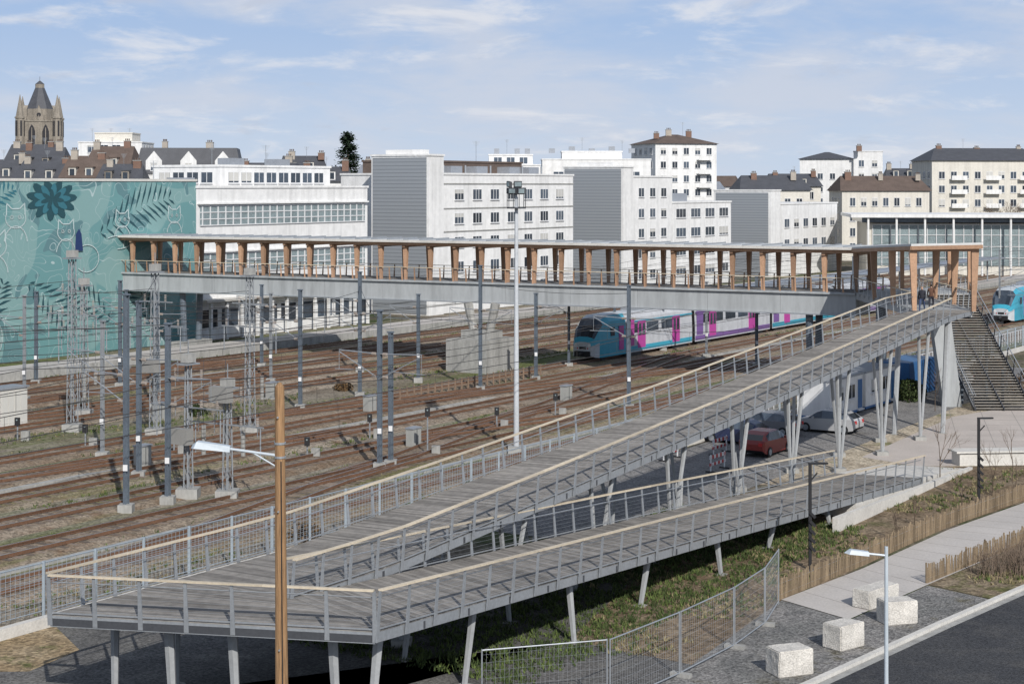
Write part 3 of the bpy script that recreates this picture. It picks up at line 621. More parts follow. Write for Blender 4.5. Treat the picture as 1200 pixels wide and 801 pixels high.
# bell tower: tall lancets, corner turrets with spirelets, octagonal lantern with steep roof
bt=MB('stone_bell_tower'); cx,cy=-124.5,450; u,o=rot(12); c0=V((cx,cy,0)); h=4.6
bt.ob(c0+Z*12,u*5.3,o*5.3,Z*12,LIMESTONE); bt.ob(c0+Z*28.2,u*h,o*h,Z*4.4,LIMESTONE); bt.ob(c0+Z*24.1,u*5.5,o*5.5,Z*.25,LIMESTONE); bt.ob(c0+Z*32.8,u*4.8,o*4.8,Z*.22,LIMESTONE)
BLK=M('louvre_dark',(.03,.03,.035),.8,.1)
for uu,oo in((u,o),(o,-u),(-u,-o),(-o,u)):
    for q in(-1.75,1.75):
        c=c0+oo*(h+.05)+uu*q
        bt.add([c-uu*.85+Z*24.8,c+uu*.85+Z*24.8,c+uu*.85+Z*30.0,c+uu*.45+Z*31.2,c+Z*31.9,c-uu*.45+Z*31.2,c-uu*.85+Z*30.0],[tuple(range(7))],BLK)
        bt.ob(c+oo*.06+Z*27.8,uu*.09,oo*.08,Z*3.2,LIMESTONE)
        for e in(-1.05,1.05): bt.ob(c+uu*e+Z*28.2,uu*.14,oo*.25,Z*3.9,LIMESTONE)
        bt.ob(c0+oo*5.35+uu*q*1.2+Z*18,uu*.6,oo*.05,Z*3,BLK)
    c=c0+uu*(h+.1)+oo*(h+.1)
    bt.cyl(c,c+Z*24.5,1.5,LIMESTONE,n=8); bt.cyl(c+Z*24.5,c+Z*33.6,1.2,LIMESTONE,n=8); bt.cyl(c+Z*33.4,c+Z*33.8,1.4,LIMESTONE,n=8); bt.cyl(c+Z*33.8,c+Z*39.6,1.15,LIMESTONE,r1=.06,n=8)
    for r in range(6):
        a=r*math.pi/3; bt.ob(c+V((math.cos(a),math.sin(a),0))*1.16+Z*30.8,V((-math.sin(a),math.cos(a),0))*.22,V((math.cos(a),math.sin(a),0))*.05,Z*2.0,BLK)
    for q in range(5): bt.cyl(c0+oo*4.7+uu*(q-2)*1.5+Z*33,c0+oo*4.7+uu*(q-2)*1.5+Z*34.4,.28,LIMESTONE,r1=.05,n=4)
    c=c0+oo*4.2; bt.add([c-uu*1.5+Z*33,c+uu*1.5+Z*33,c+Z*37.0,c-oo*2-uu*1.5+Z*33,c-oo*2+uu*1.5+Z*33,c-oo*2+Z*37.0],[(0,1,2),(3,5,4),(0,2,5,3),(1,4,5,2)],LIMESTONE); bt.cyl(c+oo*.03+Z*34.4,c+oo*.08+Z*34.4,.55,BLK,n=10)
bt.cyl(c0+Z*33,c0+Z*36.0,3.6,LIMESTONE,n=8); bt.cyl(c0+Z*36.0,c0+Z*41.6,3.55,SLATE,r1=1.25,n=8); bt.cyl(c0+Z*41.6,c0+Z*42.6,1.2,LIMESTONE,n=8); bt.cyl(c0+Z*42.6,c0+Z*43.5,1.25,SLATE,r1=.15,n=8); bt.cyl(c0+Z*43.5,c0+Z*44.6,.05,DARKST,n=4)
bt.build()
sta=MB('station_hall'); u,o=rot(-6); p=V((63,303,0))
block(sta,p,u,o,60,18,0,9.3,CREAM,side=False,parapet=False)
sta.ob(p+u*30-o*8+Z*10.6,u*33,o*11,Z*.28,WHITE); sta.ob(p+u*30-o*8+Z*9.9,u*31,o*9.5,Z*.42,WGLASS)
sta.ob(p+u*30+o*.05+Z*5.4,u*29,o*.06,Z*3.6,WGLASS2)
for i in range(38): sta.ob(p+u*(1+i*1.58)+o*.18+Z*5.4,u*.06,o*.08,Z*3.6,WFRAME)
for z in(3.2,5.2,7.2,9): sta.ob(p+u*30+o*.2+Z*z,u*29,o*.05,Z*.05,WFRAME)
for i in range(13): sta.cyl(p+u*(i*4.9)+o*2.4,p+u*(i*4.9)+o*2.4+Z*10.3,.2,WHITE,n=8)
sta.build()
pf=MB('station_platform'); 
for n0,n1,s0 in((81,84.6,150),(109.5,113.5,60)):
    a=LP(s0,n0);b=LP(330,n0);c=LP(330,n1);d=LP(s0,n1); pf.prism([a[:2],b[:2],c[:2],d[:2]],0,.75,CONC,PAV)
pf.build()
pcn=MB('platform_canopy')
for i in range(14):
    p=LP(165+i*8,82.8); pcn.cyl(p+Z*.7,p+Z*4.3,.13,STEELG)
pcn.beam(LP(163,82.8,4.4),LP(272,82.8,4.4),4.0,.2,ZINC); pcn.build()
for s_ in(66,78,90,102,138):
    g=MB('platform_lamp'); p=LP(s_,111.5,.75); g.cyl(p,p+Z*4.5,.05,STEELG,n=6); g.beam(p+Z*4.5-T*.5,p+Z*4.5+T*.5,.15,.06,WFRAME); g.build()
# ------------------------------------------------------------------ trees
NEED=M('conifer_needles',(.028,.05,.025),.9,.4,.6); BARK=M('bark',(.12,.09,.065),.9,.25,2); TWIG=M('twig',(.16,.12,.09),.9,.2,2)
def conifer(x,y,z0,z1,r):
    g=MB('cedar_tree'); g.cyl((x,y,z0),(x,y,z1),.5,BARK,r1=.05)
    for i in range(120):
        t=random.random()**.8; z=z0+(z1-z0)*(.12+.87*t); R=r*(1-t)**.8*random.uniform(.65,1.15)+.3; a=random.uniform(0,6.28)
        e=V((x+math.cos(a)*R,y+math.sin(a)*R,z+R*.1)); s=V((x,y,z-.3)); g.cyl(s,e,.07,BARK,r1=.02,n=4,caps=False)
        for k in range(45):
            q=s.lerp(e,random.uniform(.15,1.05))+V((random.gauss(0,.4),random.gauss(0,.4),random.gauss(0,.22))); d=V((random.uniform(-1,1),random.uniform(-1,1),random.uniform(-.4,.4))).normalized()*.5; w=V((-d.y,d.x,random.uniform(-.3,.3)))*.5
            g.add([q-w,q+w,q+d],[(0,1,2)],NEED)
    g.build(recalc=False)
conifer(-31.7,330,9,26.2,4.6)
def baretree(name,x,y,h,r,seed,depth=4,tw=TWIG,spread=.5,z=0):
    rnd=random.Random(seed); g=MB(name)
    def br(p,d,l,rr,k):
        q=p+d*l; g.cyl(p,q,rr,BARK if k>2 else tw,r1=rr*.65,n=5,caps=False)
        if k==0: return
        for i in range(rnd.choice((2,3,3))):
            nd=(d+V((rnd.gauss(0,spread),rnd.gauss(0,spread),rnd.gauss(.12,.25)))).normalized(); br(p.lerp(q,rnd.uniform(.55,1)),nd,l*rnd.uniform(.6,.85),rr*.6,k-1)
    br(V((x,y,z)),V((0,0,1)),h*.32,r,depth); g.build(recalc=False)
for i,(x,y,h,r) in enumerate(((100,345,15,.3),(106,348,14,.3),(111,343,15,.3),(117,350,14,.3),(95,350,13,.25))): baretree('bare_tree',x,y,h,r,i,6)
for i,(x,y,h) in enumerate(((23.2,92.5,4.2),(24.8,88,3.2),(27,92,3.5),(22,83.5,2.4),(25.5,86.5,2.6),(31,96,3.4),(19,80.5,1.8),(17.4,77,1.7),(30,121,4),(38,118,5))): baretree('young_tree',x,y,h,.035,20+i,4,spread=.3)
for i,(x,y) in enumerate(((19.6,70.0),(20.5,70.6),(21.4,71.6),(22.3,72.6),(23.2,73.6),(20.9,69.9),(22.4,71.2),(24,74.2),(24.9,75.2),(25.5,76.4))):
    rnd=random.Random(i); g=MB('bare_shrub')
    for k in range(80):
        a=rnd.uniform(0,6.28); d=V((math.cos(a)*.3,math.sin(a)*.3,1.2))*rnd.uniform(.5,1.0); p=V((x+rnd.gauss(0,.35),y+rnd.gauss(0,.35),0)); g.cyl(p,p+d,.012,TWIG,r1=.004,n=3,caps=False)
        q=p+d*.6; g.cyl(q,q+V((rnd.uniform(-.3,.3),rnd.uniform(-.3,.3),.35)),.007,TWIG,n=3,caps=False)
    g.build(recalc=False)
def bush(name,c,r,h,m,cnt=1400):
    g=MB(name)
    for i in range(12): a=random.uniform(0,6.28); g.cyl(c,c+V((math.cos(a)*r*.6,math.sin(a)*r*.6,h*.8)),.05,BARK,r1=.015,n=4,caps=False)
    for i in range(cnt):
        a=random.uniform(0,6.28); rr=r*random.random()**.5*(.8+.3*math.sin(a*3)); z=h*random.uniform(.05,1)*(1-.5*(rr/r)**2); p=c+V((math.cos(a)*rr,math.sin(a)*rr,z)); d=V((random.uniform(-1,1),random.uniform(-1,1),random.uniform(-1,1))).normalized()*.12; w=d.cross(V((random.random(),random.random(),random.random()))).normalized()*.07
        g.add([p-w,p+d,p+w,p-d],[(0,1,2,3)],m)
    g.build(recalc=False)
LF=M('leaf_dark',(.045,.065,.02),.8,.4,.6); LB=M('leaf_brown',(.16,.10,.05),.9,.3,.6)
for i,(x,y,r,h,m) in enumerate(((40,130,2,2.2,LB),(44,133,2.4,2.6,LB),(47,131,2,2,LF),(38,136,2,2.4,LB),(50,128,2,2.2,LB),(29.5,127,1.5,1.6,LF))): bush('shrub',V((x,y,0)),r,h,m)
for i,(s,n) in enumerate(((60,49.6),(74,49.9),(83,49.7),(96,49.6),(52,84),(88,82.5),(105,83),(130,86))): bush('trackside_shrub',LP(s,n),random.uniform(.6,1.0),random.uniform(.5,.9),LF if i%2 else LB,320)
# ------------------------------------------------------------------ catenary masts
def mast(x,y,z,arms=(),w=.21,name='catenary_mast',mt_=None):
    MM=mt_ or MASTB
    g=MB(name); c=V((x,y,0)); g.box((x,y,.2),(.7,.7,.4),CONC)
    for o in(-w/2,w/2): g.ob(c+T*o+Z*z/2,T*.012,N*w/2,Z*z/2,MM)
    g.ob(c+Z*z/2,T*w/2,N*.012,Z*z/2,MM)
    for sg,zz in arms:
        tip=c+N*sg*2.9
        g.cyl(c+Z*(zz+.9),tip+Z*(zz+1.0),.035,STEELG,n=5); g.cyl(c+Z*(zz-.5),tip+Z*(zz+.9),.03,STEELG,n=5); g.cyl(c+N*sg*.9+Z*(zz-.05),tip+N*sg*.3+Z*(zz-.1),.025,STEELG,n=5)
        for q in(.9,-.5):
            a=c+N*sg*.25+Z*(zz+q+ (.0 if q>0 else .12)); 
            for k in range(4): g.cyl(a+N*sg*(.08*k),a+N*sg*(.08*k+.04),.09,INS,n=8)
        g.cyl(tip+Z*(zz-.1),tip+Z*(zz+1.0),.015,STEELG,n=4)
    g.box((x,y,z+.05),(.3,.3,.08),MM,T); g.box((x,y-.2,2.2),(.22,.05,.3),WFRAME); g.build()
for x,y,z,arms in ((-18.9,83.6,10.6,((1,5.8),)),(-20.4,93.3,9.6,((1,5.6),(-1,5.6))),(-17.3,85.8,9.0,((-1,5.4),)),(-7.45,96.1,8.9,((1,5.6),(-1,5.6))),(-11.5,129,9.4,((1,5.4),(-1,5.4))),(-15.1,121.7,8.5,((1,5.4),)),
    (-7.6,138.5,7.1,((1,5.2),)),(-2.46,132.8,9.7,((-1,5.4),(1,5.4))),(1.96,139.7,7.1,((-1,5.2),)),(8.33,121.7,8.8,((1,5.6),(-1,5.6))),(21.5,150,7.9,((1,5.4),)),(-38.2,137,7.4,((-1,5.4),)),(-25.5,122,8.2,((1,5.4),)),(-31,135,8.4,((1,5.4),(-1,5.4))),
    (14.5,164,7.2,((1,5.2),)),(30,172,7.4,((1,5.2),(-1,5.2))),(45,180,8,((1,5.2),)),(52,168,9,((1,5.2),)),(58,182,8,((-1,5.2),)),(62,190,8.4,((1,5.2),)),(-22,150,7.2,((1,5.2),)),(40,200,7.6,((-1,5.2),)),(-6.9,97.1,7.6,())): mast(x,y,z,arms)
for x,y,z,arms in ((-33,146,7,((1,5.3),)),(-19.5,138,7.2,((1,5.3),(-1,5.3))),(-27,130,7.4,((-1,5.3),)),(-13,146,6.8,((1,5.2),)),(5,150,6.9,((1,5.2),)),(-36,126,7.8,((1,5.3),)),(-41,128,8.2,((-1,5.3),)),(9.5,158,6.9,((-1,5.2),)),(-24,100,8.0,((1,5.3),)),(18,158,7,((1,5.2),)),(64,178,9,((1,5.4),)),(68,196,9,((1,5.4),)),(56,196,8.5,((-1,5.4),)),(70,186,9,((-1,5.4),))): mast(x,y,z,arms,.17,mt_=MASTL if x%2<1 else MASTB)
def lattice(x,y,z,w=.6,boxz=None,name='lattice_catenary_mast'):
    g=MB(name); c=V((x,y,0)); g.box((x,y,.25),(1.1,1.1,.5),CONC)
    co=[T*a*w/2+N*b*w/2*.7 for a,b in((-1,-1),(1,-1),(1,1),(-1,1))]
    tp=.62
    for q in co: g.beam(c+q,c+q*tp+Z*z,.06,.06,MASTL)
    k=int(z/.8)
    for i in range(k):
        f0,f1=i/k,(i+1)/k; s0,s1=1+(tp-1)*f0,1+(tp-1)*f1
        for j in range(4):
            a,b=co[j],co[(j+1)%4]; 
            if i%2: a,b=b,a
            g.beam(c+a*s0+Z*z*f0,c+b*s1+Z*z*f1,.03,.03,MASTL)
    zz=z*.68
    for sg in(-1,1):
        for dz,ll in((0,2.4),(1.5,1.5)):
            tip=c+N*sg*ll+Z*(zz+dz); g.beam(c+Z*(zz+dz),tip,.07,.07,MASTL)
            for q in range(2 if ll>2 else 1):
                p=c+N*sg*(.9+q*1.1)+Z*(zz+dz)
                for r in range(5): g.cyl(p+Z*(.06+r*.09),p+Z*(.1+r*.09),.075,INS,n=8)
                g.cyl(p-Z*.5,p,.02,MASTL,n=4)
        g.cyl(c+N*sg*2.2+Z*(zz-1.6),c+N*sg*2.2+Z*zz,.035,STEELG); 
        for r in range(7): g.cyl(c+N*sg*.6+T*.5+Z*(2.2+r*.22),c+N*sg*.6+T*.5+Z*(2.38+r*.22),.12,CONC,n=10)
        g.cyl(c+N*sg*.6+T*.5+Z*3.6,c+N*sg*.6+T*.5+Z*7,.012,DARKST,n=3)
    g.box(c+Z*(z+.05),(1.0,.7,.08),MASTL,T); g.box(c+Z*(z+.35),(.6,.5,.45),CONC,T)
    g.cyl(c+Z*z,c+Z*(z+1.3),.03,MASTL,n=4)
    if boxz: g.box(c-T*.5+Z*boxz,(.5,1.2,.8),M('equipment_grey',(.26,.255,.24),.6,.1),T)
    g.build()
for a in ((-28.6,111,11.2,.6,None),(-22.8,109,10.4,.6,4.5),(-16.9,110,10.1,.6,None),(-29.6,118,9,.55,None),(-14.5,87,5.6,.45,5.4),(-16.6,87.5,6.8,.4,3.2)): lattice(*a)
for x,y,hh in((-5.0,101,2.6),(-1,112,1.2),(-20,101,1.1),(-9,108,1.3),(3,118,1.4),(-26,104,1.2),(-12,100,1.0),(-31,107,1.2)):
    g=MB('track_signal'); g.cyl((x,y,0),(x,y,hh),.05,MASTL,n=6); g.box((x,y-.05,hh),(.3,.2,.5),BLACK); g.cyl((x,y-.15,hh+.12),(x,y-.2,hh+.12),.05,WGLASS2,n=8); g.box((x+.5,y,.3),(.5,.35,.6),CONC); g.build()
ow=MB('overhead_wires'); CW=M('copper_wire',(.05,.047,.045),.5,.1)
sup=[(20,6.5),(60,6.6),(100,6.4),(121,5.52),(127,5.52),(150,6.5),(200,6.5),(250,6.5),(300,6.5)]
for n in TRK:
    for (s0,z0),(s1,z1) in zip(sup[:-1],sup[1:]):
        K=8; pts=[]
        for i in range(K+1):
            t=i/K; sag=(s1-s0)*.018; pts.append(LP(s0+(s1-s0)*t,n,z0+(z1-z0)*t-4*sag*t*(1-t)))
        ow.tube(pts,.022,CW,3)
        for i in range(1,K): 
            if pts[i].z>5.45: ow.cyl((pts[i].x,pts[i].y,5.35),pts[i],.01,CW,n=3,caps=False)
    ow.cyl(LP(20,n,5.35),LP(300,n,5.35),.02,CW,n=3,caps=False)
for z,(a,b),(c,d) in ((9.2,(-28.6,111),(-16.9,110)),(8.2,(-28.6,111),(-20.4,93.3)),(10,(-22.8,109),(-18.9,83.6)),(8.4,(-11.5,129),(-7.45,96.1)),(8.3,(-2.46,132.8),(8.33,121.7)),(8.2,(-16.9,110),(-7.45,96.1)),(8.0,(-16.9,110),(-11.5,129)),(9.8,(-28.6,111),(-45,90)),(9.4,(-22.8,109),(-45,95)),(7,(-36,126),(-25.5,122)),(7.2,(-25.5,122),(-15.1,121.7)),(7.0,(-15.1,121.7),(-2.46,132.8)),(7.4,(8.33,121.7),(-7.45,96.1)),(8.6,(-18.9,83.6),(-7.45,96.1)),(9.0,(-45,80),(-17.3,85.8)),(8.8,(-20.4,93.3),(-7.45,96.1)),(8.2,(-45,100),(-20.4,93.3))):
    pts=[V((a+(c-a)*t/10,b+(d-b)*t/10,z-1.2*(t/10)*(1-t/10))) for t in range(11)]; ow.tube(pts,.02,CW,3)
ow.build(keep=True,recalc=False)
# floodlight mast
fm=MB('floodlight_mast'); x,y=.26,102.2
PALE=M('pale_mast_paint',(.50,.52,.54),.4,.14,.6,streak=.15)
fm.box((x,y,.2),(1,1,.4),CONC); fm.cyl((x,y,.3),(x,y,15.3),.17,PALE,r1=.10,n=12)
fm.cyl((x,y,14.6),(x,y,14.68),.55,DARKST,n=14)
for i in range(10):
    a=2*math.pi*i/10; p=V((x+math.cos(a)*.55,y+math.sin(a)*.55,14.6)); fm.cyl(p,p+Z*.9,.02,DARKST,n=4)
    q=V((x+math.cos(a+.3)*.55,y+math.sin(a+.3)*.55,15.5)); p2=p+Z*.9; fm.cyl(p2,V((x+math.cos(a+.628)*.55,y+math.sin(a+.628)*.55,15.5)),.02,DARKST,n=4)
for a,z in((.3,15.65),(1.6,15.65),(2.8,15.65),(4.2,15.65),(5.3,15.65),(3.5,16.05),(4.9,16.05)):
    d=V((math.cos(a),math.sin(a),0)); p=V((x,y,z))+d*.45; fm.ob(p,d*.09+Z*.03,V((-d.y,d.x,0))*.24,Z*.17,DARKST); fm.ob(p+d*.1,d*.012,V((-d.y,d.x,0))*.2,Z*.13,WGLASS2)
fm.cyl((x,y,15.2),(x,y,16.2),.06,PALE); fm.build()
wp=MB('wooden_utility_pole'); PINE=M('treated_pine',(.31,.185,.095),.85,.4,1.2,stretch=(7,7,.35),bump=.6,fine=6)
def wpp(z): return V((-4.13-(z)*.0075,31-.0*z,z))
zs=[0,2,4,6,8,10,11.6,12.35]
for a,b in zip(zs[:-1],zs[1:]): wp.cyl(wpp(a),wpp(b),.155-.0055*a,PINE,r1=.155-.0055*b,n=20,caps=(b>12))
wp.cyl(wpp(12.35),wpp(12.42),.08,PINE,r1=.03,n=14)
for z in(11.05,11.3): wp.cyl(wpp(z),wpp(z+.04),.108,STEELG,n=16)
wp.cyl(wpp(5)+V((0.03,-.14,0)),wpp(11)+V((.03,-.1,0)),.012,BLACK,n=5)
for z in(6.3,7.6,10.1,11.8): wp.cyl(wpp(z)+V((-.02,-.14+.005*z,0)),wpp(z)+V((-.02,-.2+.005*z,0)),.018,STEELG,n=6)
wp.build(smooth=False)
la=MB('pole_lamp_bracket'); a=wpp(11.1); LAMPG=M('lamp_grey',(.45,.50,.54),.35,.08)
la.cyl(a+V((-.08,0,0)),a+V((-.95,-.0,.12)),.025,LAMPG,n=8); la.cyl(a+V((-.08,0,-.2)),a+V((-.5,0,.05)),.015,LAMPG,n=6)
la.add([a+V(q) for q in((-.9,-.1,.07),(-1.55,-.14,.14),(-1.62,0,.13),(-1.55,.14,.14),(-.9,.1,.07),(-.9,-.07,.17),(-1.5,-.09,.26),(-1.58,0,.2),(-1.5,.09,.26),(-.9,.07,.17))],[(0,1,2,3,4),(9,8,7,6,5),(0,1,6,5),(1,2,7,6),(2,3,8,7),(3,4,9,8),(4,0,5,9)],LAMPG)
la.build()
sl=MB('street_lamp'); x,y=8.4,38.3
sl.cyl((x,y,.1),(x,y,.6),.1,LAMPG,n=12); sl.cyl((x,y,.6),(x,y,7.9),.06,LAMPG,r1=.04,n=12); sl.cyl((x,y,7.7),(x-.5,y,7.75),.025,LAMPG)
sl.add([V((x,y,7.72))+V(q) for q in((-.4,-.1,-.02),(-.85,-.13,.03),(-.95,0,.04),(-.85,.13,.03),(-.4,.1,-.02),(-.4,-.07,.07),(-.8,-.08,.12),(-.9,0,.08),(-.8,.08,.12),(-.4,.07,.07))],[(0,1,2,3,4),(9,8,7,6,5),(0,1,6,5),(1,2,7,6),(2,3,8,7),(3,4,9,8),(4,0,5,9)],LAMPG); sl.build()
def dlamp(x,y,z):
    g=MB('modern_street_lamp'); g.beam((x,y,0),(x,y,z),.12,.14,BLACK); g.beam((x-.05,y,z+.03),(x+.75,y+.1,z+.03),.16,.07,BLACK); g.beam((x+.2,y,z-.01),(x+.7,y+.09,z-.01),.1,.01,WGLASS2)
    g.beam((x+.3,y,z*.92),(x+.0,y,z*.84),.06,.05,BLACK); g.box((x,y,.03),(.3,.3,.05),DARKST)
    for k in range(5): g.beam((x-.02,y-.08,z*.55-k*.35),(x+.2,y-.08,z*.5-k*.35),.1,.12,BLACK)
    g.build()
dlamp(12.4,71,4.4); dlamp(23.6,86.3,4.2); dlamp(42,122,4.4)
BLK1=M('rough_white_concrete',(.58,.55,.50),.9,.35,1.6,bump=.6)
def cblock(x,y,L,w,h,yaw):
    bm=bmesh.new(); bmesh.ops.create_cube(bm,size=1); bmesh.ops.scale(bm,vec=(L,w,h),verts=bm.verts); bmesh.ops.bevel(bm,geom=bm.edges[:],offset=.035,segments=2,affect='EDGES')
    bmesh.ops.subdivide_edges(bm,edges=[e for e in bm.edges if e.calc_length()>.3],cuts=3,use_grid_fill=True)
    for v in bm.verts: v.co+=V((noise.noise(v.co*4+V((x,0,0))),noise.noise(v.co*4+V((0,y,0))),noise.noise(v.co*4)))*.018
    me=bpy.data.meshes.new('concrete_block'); bm.to_mesh(me); bm.free(); me.materials.append(BLK1); ob=bpy.data.objects.new('concrete_block',me); ob.location=(x,y,h/2+.015); ob.rotation_euler=(0,0,math.radians(yaw)); SC.collection.objects.link(ob)
cblock(9.1,56.0,1.3,.9,.85,22); cblock(11.5,59.2,1.25,.85,.85,38); cblock(14.1,62.5,1.25,.85,.85,15); cblock(13.9,65.2,2.0,.8,.7,44); cblock(25.6,80.5,1.5,.8,.7,44)
lw=MB('plaza_wall_bench'); lw.prism([(25.5,97.2),(36,98.4),(36,99.4),(25.3,98.2)],.02,.75,CONCL); lw.prism([(25.3,97.05),(36.2,98.25),(36.2,99.55),(25.1,98.35)],.75,.85,CONCL); lw.build()
# ------------------------------------------------------------------ fences
def paling(name,pts,h=1.0):
    g=MB(name); SL=M('chestnut_paling',(.27,.205,.135),.85,.2,1,island=.35)
    for a,b in zip(pts[:-1],pts[1:]):
        a=V((*a,0));b=V((*b,0)); L=(b-a).length; n=int(L/.10); d=(b-a).normalized()
        for i in range(n):
            p=a.lerp(b,i/n); hh=h*random.uniform(.85,1.08); tl=V((random.uniform(-.04,.04),random.uniform(-.04,.04),hh)); g.beam(p,p+tl,.045,.02,SL,up=d)
        for z in(.25,.75): g.cyl(a+Z*z*h,b+Z*z*h,.008,STEELG,n=3)
        m=int(L/2)+1
        for i in range(m+1): p=a.lerp(b,i/m)+N*.05; g.cyl(p,p+Z*h*1.12,.04,SL,n=6)
    g.build()
paling('chestnut_paling_fence',[(10.3,65.8),(14.5,71.5),(20.1,79.5),(26.2,87),(33,95)],.85)
paling('chestnut_paling_fence',[(16.7,68.6),(20.3,73.1),(24.0,77.4)],.75)
mf=MB('railway_mesh_fence')
f0,f1=LP(28,48.0),LP(185,48.0); L=(f1-f0).length; n=int(L/2.5)
FEN=M('fence_steel',(.33,.38,.42),.5,.12,1,metal=.3)
for i in range(n+1):
    p=f0.lerp(f1,i/n); mf.beam(p,p+Z*2.3,.1,.1,FEN)
for k,z in enumerate([.5+.17*k for k in range(11)]): mf.cyl(f0+Z*z,f1+Z*z,.008 if k else .02,FEN,n=3)
mf.cyl(f0+Z*2.25,f1+Z*2.25,.025,FEN,n=4)
m=int(L/.22)
for i in range(m): p=f0.lerp(f1,i/m); mf.cyl(p+Z*.45,p+Z*2.25,.007,FEN,n=3,caps=False)
mf.build()
rw=MB('low_retaining_wall'); q0,q1=LP(28,47.6),LP(185,47.6)
for i in range(40): rw.beam(q0.lerp(q1,i/40)+Z*.2,q0.lerp(q1,(i+.995)/40)+Z*.2,.3,.42,CONCL)
rw.build()
tf=MB('temporary_mesh_fence'); pts=[(-.9,51),(3.0,52.2),(5.5,55.6),(7.7,59.0),(9.2,62.0),(10.2,65.2)]
for a,b in zip(pts[:-1],pts[1:]):
    a=V((*a,0));b=V((*b,0)); d=(b-a).normalized(); b=b-d*.1
    for p in(a,b): tf.cyl(p,p+Z*2.15,.024,STEELG,n=6)
    for z in(.15,2.12): tf.cyl(a+Z*z,b+Z*z,.022,STEELG,n=6)
    n=int((b-a).length/.14)
    for i in range(n): p=a.lerp(b,i/n); tf.cyl(p+Z*.15,p+Z*2.12,.003,STEELG,n=3,caps=False)
    for k in range(8): tf.cyl(a+Z*(.3+k*.24),b+Z*(.3+k*.24),.003,STEELG,n=3,caps=False)
    tf.box(a+Z*.07,(.7,.24,.14),CONC,V((d.y,-d.x,0)))
tf.build()
yf=MB('timber_yard_fence'); OW=M('old_wood',(.2,.14,.10),.9,.2)
for i in range(24):
    p=LP(101+i*.9,75.2); yf.beam(p,p+Z*1.0,.12,.12,OW)
for z in(.45,.85): yf.beam(LP(101,75.2,z),LP(121.7,75.2,z),.05,.12,OW)
yf.build()
wf_=MB('picket_railing')
for i in range(90):
    p=LP(104+i*.9,50.2); wf_.beam(p,p+Z*1.3,.05,.05,WFRAME)
wf_.beam(LP(104,50.2,1.28),LP(185,50.2,1.28),.05,.06,WFRAME); wf_.build()
cb=MB('equipment_cabinet'); p=V((-33.6,113.6,0)); cb.box(p+Z*1.3,(2.2,1.4,2.4),CONCL,T); cb.box(p+Z*2.58,(2.4,1.6,.12),ZINC,T)
for k in range(4): cb.ob(p-N*.71+T*(-.8+k*.53)+Z*1.3,T*.24,N*.02,Z*1.05,M('cabinet_panel',(.55,.54,.5),.5,.05))
for k in range(6): cb.ob(p-T*1.11+Z*(.5+k*.3),T*.01,N*.6,Z*.02,DARKST)
cb.box(p+Z*.06,(2.5,1.8,.12),CONC,T); cb.build()
for x,y in((-21,97),(-6,104),(-24,116),(-10,120),(-18,128),(4,126)):
    g=MB('trackside_cabinet'); p=V((x,y,0)); g.box(p+Z*.65,(.9,.5,1.1),M('cabinet_grey',(.33,.33,.31),.6,.12,2),T); g.box(p+Z*1.24,(1.0,.6,.08),ZINC,T); g.box(p+Z*.06,(1.1,.7,.12),CONC,T); g.ob(p-N*.26+Z*.65,T*.015,N*.015,Z*.5,DARKST); g.build()
for s,n,m in((112,45.5,WHITE),(118.6,45.5,WHITE)):
    g=MB('site_cabin'); c=LP(s,n); g.box(c+Z*1.4,(6,2.4,2.5),m,T); g.box(c+Z*2.72,(6.15,2.55,.14),ZINC,T); g.box(c+Z*.2,(6.1,2.5,.16),BLUE,T)
    for k in(-1.9,.2): win(g,c-N*1.2+T*k+Z*1.2,T,OUT,1.2,.9)
    win(g,c-N*1.2+T*2+Z*.35,T,OUT,.8,2.0,glass=BLUE,mull=0); g.build()
ct=MB('blue_container'); c=LP(127,45.3); ct.box(c+Z*1.35,(6,2.4,2.6),BLUE,T)
for k in range(24): ct.ob(c+T*(-2.9+k*.25)-N*1.23+Z*1.35,T*.05,N*.03,Z*1.2,BLUE)
ct.build()
RW=M('white_plastic',(.7,.7,.7),.4,.05)
for i,(s,n) in enumerate(((88,46),(91.5,44.5),(70,46.5),(107,44),(86,42))):
    g=MB('red_white_barrier'); c=LP(s,n)
    for k in range(8): g.ob(c+T*(k*.25)+Z*.85,T*.124,N*.02,Z*.1,RED if k%2 else RW); g.ob(c+T*(k*.25)+Z*.45,T*.124,N*.02,Z*.08,RW if k%2 else RED)
    for k in(0,1.75): g.ob(c+T*k+Z*.5,T*.03,N*.03,Z*.5,RW); g.ob(c+T*k+Z*.04,T*.06,N*.3,Z*.04,BLACK)
    g.build()
